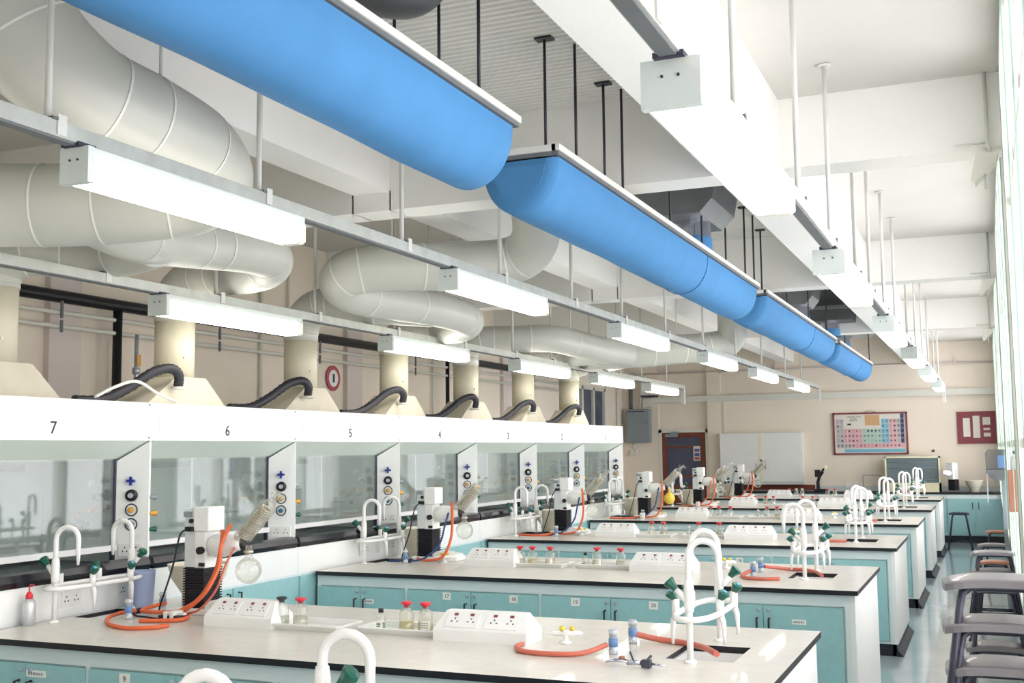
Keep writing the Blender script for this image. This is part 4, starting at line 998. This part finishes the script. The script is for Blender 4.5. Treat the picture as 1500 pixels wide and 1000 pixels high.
# cables and hoses
def hose(pts, r, m, label, name='rubber_hose', grp=None, k=8):
    bm = NB(); tube(bm, smooth_path(pts, k), r, 10); return tag(finish(name, bm, m), label, 'hose' if 'hose' in name else 'cable', grp)
Z = .9
def rot(k, x, y, z): return (RX[k][0]+x, F[k]+RX[k][1]+y, .9+z)
G = 'rubber hoses on the benches'
a, b = F[1], F[2]
hose([rot(1,.24,-.08,.48),rot(1,.22,-.13,.38),rot(1,.225,-.16,.26),rot(1,.19,-.22,.14),rot(1,.10,-.24,.06),rot(1,.0,-.20,.03),(-4.19,a+.80,.93),(-4.20,a+1.0,.945)], .0105, 'orange', 'bright orange hose from the nearest rotary evaporator to the far outlet', grp=G)
hose([rot(1,.19,-.08,.45),rot(1,.205,-.12,.34),rot(1,.19,-.15,.22),rot(1,.13,-.20,.10),rot(1,.02,-.23,.03),(-3.90,a+.82,.915),(-3.86,a+.70,.912),(-3.95,a+.64,.912),(-4.04,a+.61,.912)], .0105, 'orange', 'orange hose crossing down the nearest bellows and ending open on the bench', grp=G)
hose([(-4.19,a+.72,.945),(-4.24,a+.80,.925),(-4.33,a+.80,.912),(-4.27,a+.64,.911),(-4.11,a+.47,.911),(-3.93,a+.40,.911),(-3.82,a+.46,.911),(-3.80,a+.54,.911)], .0105, 'orange', 'orange hose looping on the nearest bench around the silver outlet', grp=G)
hose([rot(1,.26,-.06,.37),rot(1,.245,-.12,.28),rot(1,.22,-.17,.15),rot(1,.14,-.20,.05),rot(1,.03,-.19,.02)], .006, 'pinkhose', 'thin red hose beside the orange ones on the nearest rotary evaporator', grp=G)
hose([rot(1,-.03,-.10,.45),rot(1,-.06,-.12,.42),rot(1,-.09,-.14,.25),rot(1,-.14,-.16,.08),(-4.18,a+.90,.905),(-4.26,a+.86,.93),(-4.24,a+.80,.905),(-4.12,a+.76,.905),(-3.98,a+.72,.905)], .005, 'black', 'black power lead of the nearest rotary evaporator', 'power_cable')
t = empty('plug_adapter', (-3.93, a+.74, .9)); tag(t, 'black and white plug pile beside the orange hoses on the nearest bench', 'plug')
bm = NB(); box(bm, -.07, .06, -.04, .03, 0, .03); bevel_all(bm, .006); finish('black_block', bm, 'black', t)
bm = NB(); box(bm, -.03, -.01, -.045, .04, .0, .045); box(bm, .01, .03, -.045, .04, .0, .05); box(bm, -.06, .07, -.01, .015, .03, .042); finish('white_plug', bm, 'white', t)
# window-side hoses
hose([(-1.92,a+.60,.915),(-1.925,a+.54,.912),(-1.86,a+.46,.911),(-1.72,a+.44,.911),(-1.60,a+.48,.915),(-1.525,a+.565,.94)], .011, 'pinkhose', 'salmon hose from the near outlet of the nearest bench curving toward the socket box', grp=G)
hose([(-1.49,a+.87,.94),(-1.40,a+.90,.918),(-1.28,a+.88,.912),(-1.17,a+.80,.912),(-1.08,a+.66,.912)], .013, 'pinkhose', 'salmon hose with open end lying beside the sink of the nearest bench', grp=G)
hose([(-1.515,b+.57,.94),(-1.56,b+.50,.915),(-1.50,b+.40,.911),(-1.40,b+.37,.911),(-1.30,b+.42,.911)], .012, 'pinkhose', 'salmon hose bent round the near outlet of the second nearest bench', grp=G)
hose([(-1.48,b+.87,.94),(-1.36,b+1.0,.915),(-1.24,b+1.0,.912),(-1.14,b+.90,.912),(-1.07,b+.72,.905)], .012, 'pinkhose', 'salmon hose reaching over the sink of the second nearest bench', grp=G)
for k in (3, 4, 5):
    hose([(-1.49,F[k]+.58,.94),(-1.42,F[k]+.50,.915),(-1.32,F[k]+.48,.912),(-1.24,F[k]+.52,.912)], .012, 'pinkhose', 'short salmon hose beside the window-side tap of the %s bench' % NEAR[k], grp=G)
for k in (2, 3, 4, 5, 6):
    oc = 'orange'
    hose([rot(k,.24,-.08,.46),rot(k,.27,-.13,.33),rot(k,.27,-.16,.18),rot(k,.22,-.20,.05),rot(k,.10,-.22,.02),(RX[k][0]-.0,F[k]+RX[k][1]-.20,.93)], .0105, oc, 'orange hose hanging from the rotary evaporator on the %s bench' % NEAR[k], grp=G)
    hose([rot(k,.21,-.06,.40),rot(k,.20,-.12,.28),rot(k,.17,-.16,.14),rot(k,.06,-.22,.03),rot(k,-.10,-.24,.015),rot(k,-.22,-.25,.012)], .008, 'bluehose' if k < 5 else 'orange', '%s hose from the rotary evaporator on the %s bench' % ('dark blue' if k < 5 else 'second orange', NEAR[k]), grp=G)
    hose([rot(k,-.03,-.10,.45),rot(k,-.06,-.13,.40),rot(k,-.10,-.14,.22),rot(k,-.15,-.16,.05),rot(k,-.12,-.22,.006),rot(k,-.04,-.24,.006),rot(k,-.07,-.15,.02),rot(k,-.14,-.2,.006)], .005, 'black', 'black power lead of the rotary evaporator on the %s bench' % NEAR[k], 'power_cable')
    if k in (3, 4):
        hose([rot(k,-.36,-.30,.01),rot(k,-.25,-.36,.011),rot(k,-.1,-.34,.011),rot(k,.0,-.28,.03)], .0105, 'orange', 'orange hose lying flat beside the outlets of the %s bench' % NEAR[k], grp=G)
        t = tag(boxo('plug_adapter', 'black', None, *sum(((RX[k][0]-.2, RX[k][0]-.1),(F[k]+RX[k][1]-.12, F[k]+RX[k][1]-.06),(.9,.925)), ())), 'small black plug block on the %s bench' % NEAR[k], 'plug')
for k in (4, 5):
    bm = NB(); lathe(bm, [(.03,0),(.034,.07),(.036,.075)], (RX[k][0]+.06, F[k]+RX[k][1]-.30, .9), 16); tag(finish('plastic_cup', bm, 'white'), 'small white cup in front of the rotary evaporator on the %s bench' % NEAR[k], 'cup')

# wash bottle
t = empty('wash_bottle', (-4.53, a+.36, .9)); tag(t, 'clear plastic wash bottle with red spout at the left edge of the nearest bench', 'bottle')
bm = NB(); lathe(bm, [(.030,0),(.034,.006),(.034,.105),(.026,.125),(.016,.135)], (0,0,0), 20); finish('body', bm, 'plastic', t)
bm = NB(); lathe(bm, [(.018,0),(.018,.02),(.008,.035)], (0,0,.132), 14); tube(bm, smooth_path([(0,0,.16),(.0,0,.19),(.02,-.01,.205),(.06,-.03,.205)], 4), .004, 6); finish('spout', bm, 'redcap', t)
bm = NB(); lathe(bm, [(.030,.005),(.030,.03)], (0,0,0), 16); finish('liquid', bm, 'liq_clear', t)
# bin
t = empty('waste_bin', (-4.48, a+1.13, .9)); tag(t, 'pale blue cylindrical container at the back of the nearest bench', 'container')
bm = NB(); lathe(bm, [(.062,0),(.064,.005),(.074,.19),(.077,.195),(.073,.198),(.060,.02)], (0,0,0), 28); finish('body', bm, 'bin', t)
# clamp
t = empty('laboratory_clamp', (-1.33, a+.32, .9)); tag(t, 'chrome laboratory clamp lying on the nearest bench near the tap', 'clamp')
bm = NB()
for s in (-1, 1): tube(bm, smooth_path([(-.02,0,.02),(-.05,.018*s,.028),(-.085,.022*s,.025),(-.115,.008*s,.018)], 5), .0045, 6)
tube(bm, [(-.03,0,.02),(.03,0,.022)], .010, 8); finish('jaws', bm, 'chrome', t)
bm = NB(); box(bm, .03, .07, -.016, .016, .004, .036); bevel_all(bm, .005); cyl(bm, (.05,.0,.03), (.06,.03,.045), .006, 6); finish('boss_head', bm, 'steel', t)
bm = NB(); cyl(bm, (.0,-.0,.02), (-.02,.01,.06), .004, 6); finish('thumb_screw', bm, 'steel', t)
bm = NB(); cyl(bm, (.07,0,.02), (.13,.0,.015), .0045, 8); finish('rod', bm, 'chrome', t)
bm = NB(); lathe(bm, [(.014,0),(.012,.01)], (-.055,.012,.03), 8); finish('cork_pad', bm, 'woodbox', t)

# ------------------------------------------------------------------ stools
def make_stool(seatm='seat', legm='steel', w=.36, name='stool'):
    t = empty(name)
    bm = NB(); n = 12; rows = []
    for j in range(7):
        y = -.14+.28*j/6; row = []
        for i in range(n+1):
            u = -1+2*i/n; x = u*w/2; rc = 1-.06*abs((j-3)/3)**3
            z = .62-.018*abs(u)**3-.006*(abs((j-3)/3)**2); row.append((x*rc, y*(1-.25*abs(u)**6), z))
        rows.append(row)
    T = [[bm.verts.new(p) for p in r] for r in rows]; B = [[bm.verts.new((p[0], p[1], p[2]-.022)) for p in r] for r in rows]
    for j in range(6):
        for i in range(n):
            f = bm.faces.new([T[j][i], T[j][i+1], T[j+1][i+1], T[j+1][i]]); f.smooth = True
            f = bm.faces.new([B[j][i], B[j+1][i], B[j+1][i+1], B[j][i+1]]); f.smooth = True
    for i in range(n): bm.faces.new([T[0][i], B[0][i], B[0][i+1], T[0][i+1]]); bm.faces.new([T[6][i+1], B[6][i+1], B[6][i], T[6][i]])
    for j in range(6): bm.faces.new([T[j+1][0], B[j+1][0], B[j][0], T[j][0]]); bm.faces.new([T[j][n], B[j][n], B[j+1][n], T[j+1][n]])
    finish('seat', bm, seatm, t)
    for s in (-1, 1):
        bm = NB(); yt = s*.075; yb = s*.175; k = .5*w/.36
        pts = [(-.205*w/.36, yb, .0), (-.125*w/.36, yt+s*.012, .52), (-.115*w/.36, yt, .565), (-.088*w/.36, yt, .585), (.088*w/.36, yt, .585), (.115*w/.36, yt, .565), (.125*w/.36, yt+s*.012, .52), (.205*w/.36, yb, .0)]
        tube(bm, pts, .0125, 10); finish('leg_frame', bm, legm, t)
    bm = NB()
    for sx in (-1, 1): tube(bm, [(sx*.172*w/.36, -.14, .2), (sx*.172*w/.36, .14, .2)], .008, 8)
    tube(bm, [(-.185*w/.36, -.155, .12), (.185*w/.36, -.155, .12)], .008, 8); tube(bm, [(-.185*w/.36, .155, .12), (.185*w/.36, .155, .12)], .008, 8)
    finish('foot_rail', bm, legm, t)
    bm = NB()
    for sx in (-1, 1):
        for sy in (-1, 1): lathe(bm, [(.017,0),(.017,.03),(.013,.032)], (sx*.205*w/.36, sy*.175, 0), 10)
    finish('rubber_foot', bm, 'black', t)
    return t
st = make_stool()
W5 = ['bottom', 'second from bottom', 'third from bottom', 'third from top', 'second from top', 'topmost']
for k in range(6):
    t = st if k == 0 else dup(st)
    t.location = (.0+.004*(k % 2), 4.16+.006*k, .14*k); t.rotation_euler = (0,0,.01*(k % 3))
    tag(t, 'grey stool with steel legs, %s in the nearest stack by the windows' % W5[k], 'stool', 'stools stacked by the windows')
for k in range(3):
    t = dup(st, (-.015, 10.0, .145*k), .02*k); tag(t, 'grey stool with steel legs, %s in the second stack by the windows' % ['bottom','middle','top'][k], 'stool', 'stools stacked by the windows')
for k in range(2):
    t = dup(st, (-.01, 7.2, .145*k), .03*k); tag(t, 'grey stool with steel legs, %s of the pair stacked behind the nearest stack' % ['lower','upper'][k], 'stool', 'stools stacked by the windows')
wd = make_stool('seatwood', 'legdark', .30); wd.location = (-.01, 12.3, 0); tag(wd, 'stool with brown wooden seat behind the second stack', 'stool')
t = dup(wd, (.03, 16.6, 0)); tag(t, 'stool with brown wooden seat, the farther of the two brown ones', 'stool')
t = dup(st, (-.02, 14.4, 0)); tag(t, 'single grey stool between the two brown-seated ones', 'stool')
t = make_stool('legdark', 'legdark', .33); t.location = (-.55, 20.9, 0); tag(t, 'single dark stool standing before the back counter', 'stool')

# ------------------------------------------------------------------ window-side things
t = empty('steel_stand', (.06, 13.0, 0)); tag(t, 'tall grey steel stand by the windows carrying a dark box', 'stand')
bm = NB(); box(bm, -.12, .12, -.12, .12, 1.46, 1.50); prism(bm, [(-.10,1.46),(.12,1.46),(.12,1.40),(-.02,1.38),(-.08,1.42)], 'y', -.1, .1); finish('shelf_top', bm, 'galv', t)
bm = NB(); box(bm, .03, .10, -.04, .02, 0, 1.42); finish('leg', bm, 'bluehose' if 0 else 'greybox', t)
bm = NB(); box(bm, -.115, -.105, -.1, .1, .9+.25, 1.46); finish('clear_side', bm, 'plastic', t)
bm = NB(); box(bm, -.12, .12, -.12, .12, 0, .03); finish('foot_plate', bm, 'greybox', t)
t = empty('tinted_box', (.06, 13.0, 1.50)); tag(t, 'dark translucent box with pale label on top of the steel stand', 'box')
bm = NB(); prism(bm, [(-.115,0),(.115,0),(.118,.17),(.09,.21),(-.09,.21),(-.118,.17)], 'y', -.1, .1); bevel_all(bm, .006); finish('tinted_shell', bm, 'dark_acrylic', t)
bm = NB(); box(bm, .0, .085, -.103, -.1, .02, .15); finish('front_label', bm, 'label_blue', t)
t = tag(boxo('wooden_wall_box', 'woodbox', None, .10, XR, 8.45, 8.60, 1.30, 1.585, bev=.004), 'reddish brown wooden box fixed to the window wall', 'wooden box')
t = empty('plastic_bottle', (.155, 8.52, 1.585)); tag(t, 'pale plastic bottle with teal cap on the brown wooden box', 'bottle')
bm = NB(); lathe(bm, [(.034,0),(.036,.01),(.036,.08),(.02,.105),(.014,.11)], (0,0,0), 18); finish('body', bm, 'plastic', t)
bm = NB(); lathe(bm, [(.016,0),(.016,.022)], (0,0,.11), 12); finish('cap', bm, 'tealknob', t)
bm = NB(); tube(bm, smooth_path([(0,0,.13),(-.01,0,.155),(.012,0,.165)], 4), .005, 6); finish('nozzle', bm, 'white', t)
t = empty('round_wall_fitting', (XR, 6.95-.33, 2.44)); tag(t, 'round grey fitting with dark blue face on the window wall', 'fitting')
bm = NB(); lathe(bm, [(.13,0),(.135,.02),(.12,.035)], (-.045,0,0), 28, (1,0,0)); finish('grey_rim', bm, 'greybox', t)
bm = NB(); lathe(bm, [(.085,0),(.085,.045)], (-.045,0,0), 24, (1,0,0)); finish('blue_core', bm, 'cellnavy', t)

# ------------------------------------------------------------------ light
wd_ = bpy.data.worlds.new('world'); SC.world = wd_; wd_.use_nodes = True; nt = wd_.node_tree
bg = nt.nodes['Background']; bg.inputs[0].default_value = (1.0, .985, .965, 1); bg.inputs[1].default_value = 5.0
for i in range(len(CB)):
    a_, b_ = CB[i]+.5, (CB[i+1]-.32 if i+1 < len(CB) else 22.3)
    ld = bpy.data.lights.new('window_portal', 'AREA'); ld.shape = 'RECTANGLE'; ld.size = 2.84; ld.size_y = b_-a_
    ld.cycles.is_portal = True
    lo = bpy.data.objects.new('window_portal', ld); COL.objects.link(lo); lo.location = (XR+.3, (a_+b_)/2, .82+1.42); lo.rotation_euler = (0, PI/2, 0)
SC.view_settings.view_transform = 'Standard'; SC.view_settings.look = 'None'; SC.view_settings.gamma = 1; SC.view_settings.use_curve_mapping = False
SC.view_settings.exposure = 0.55
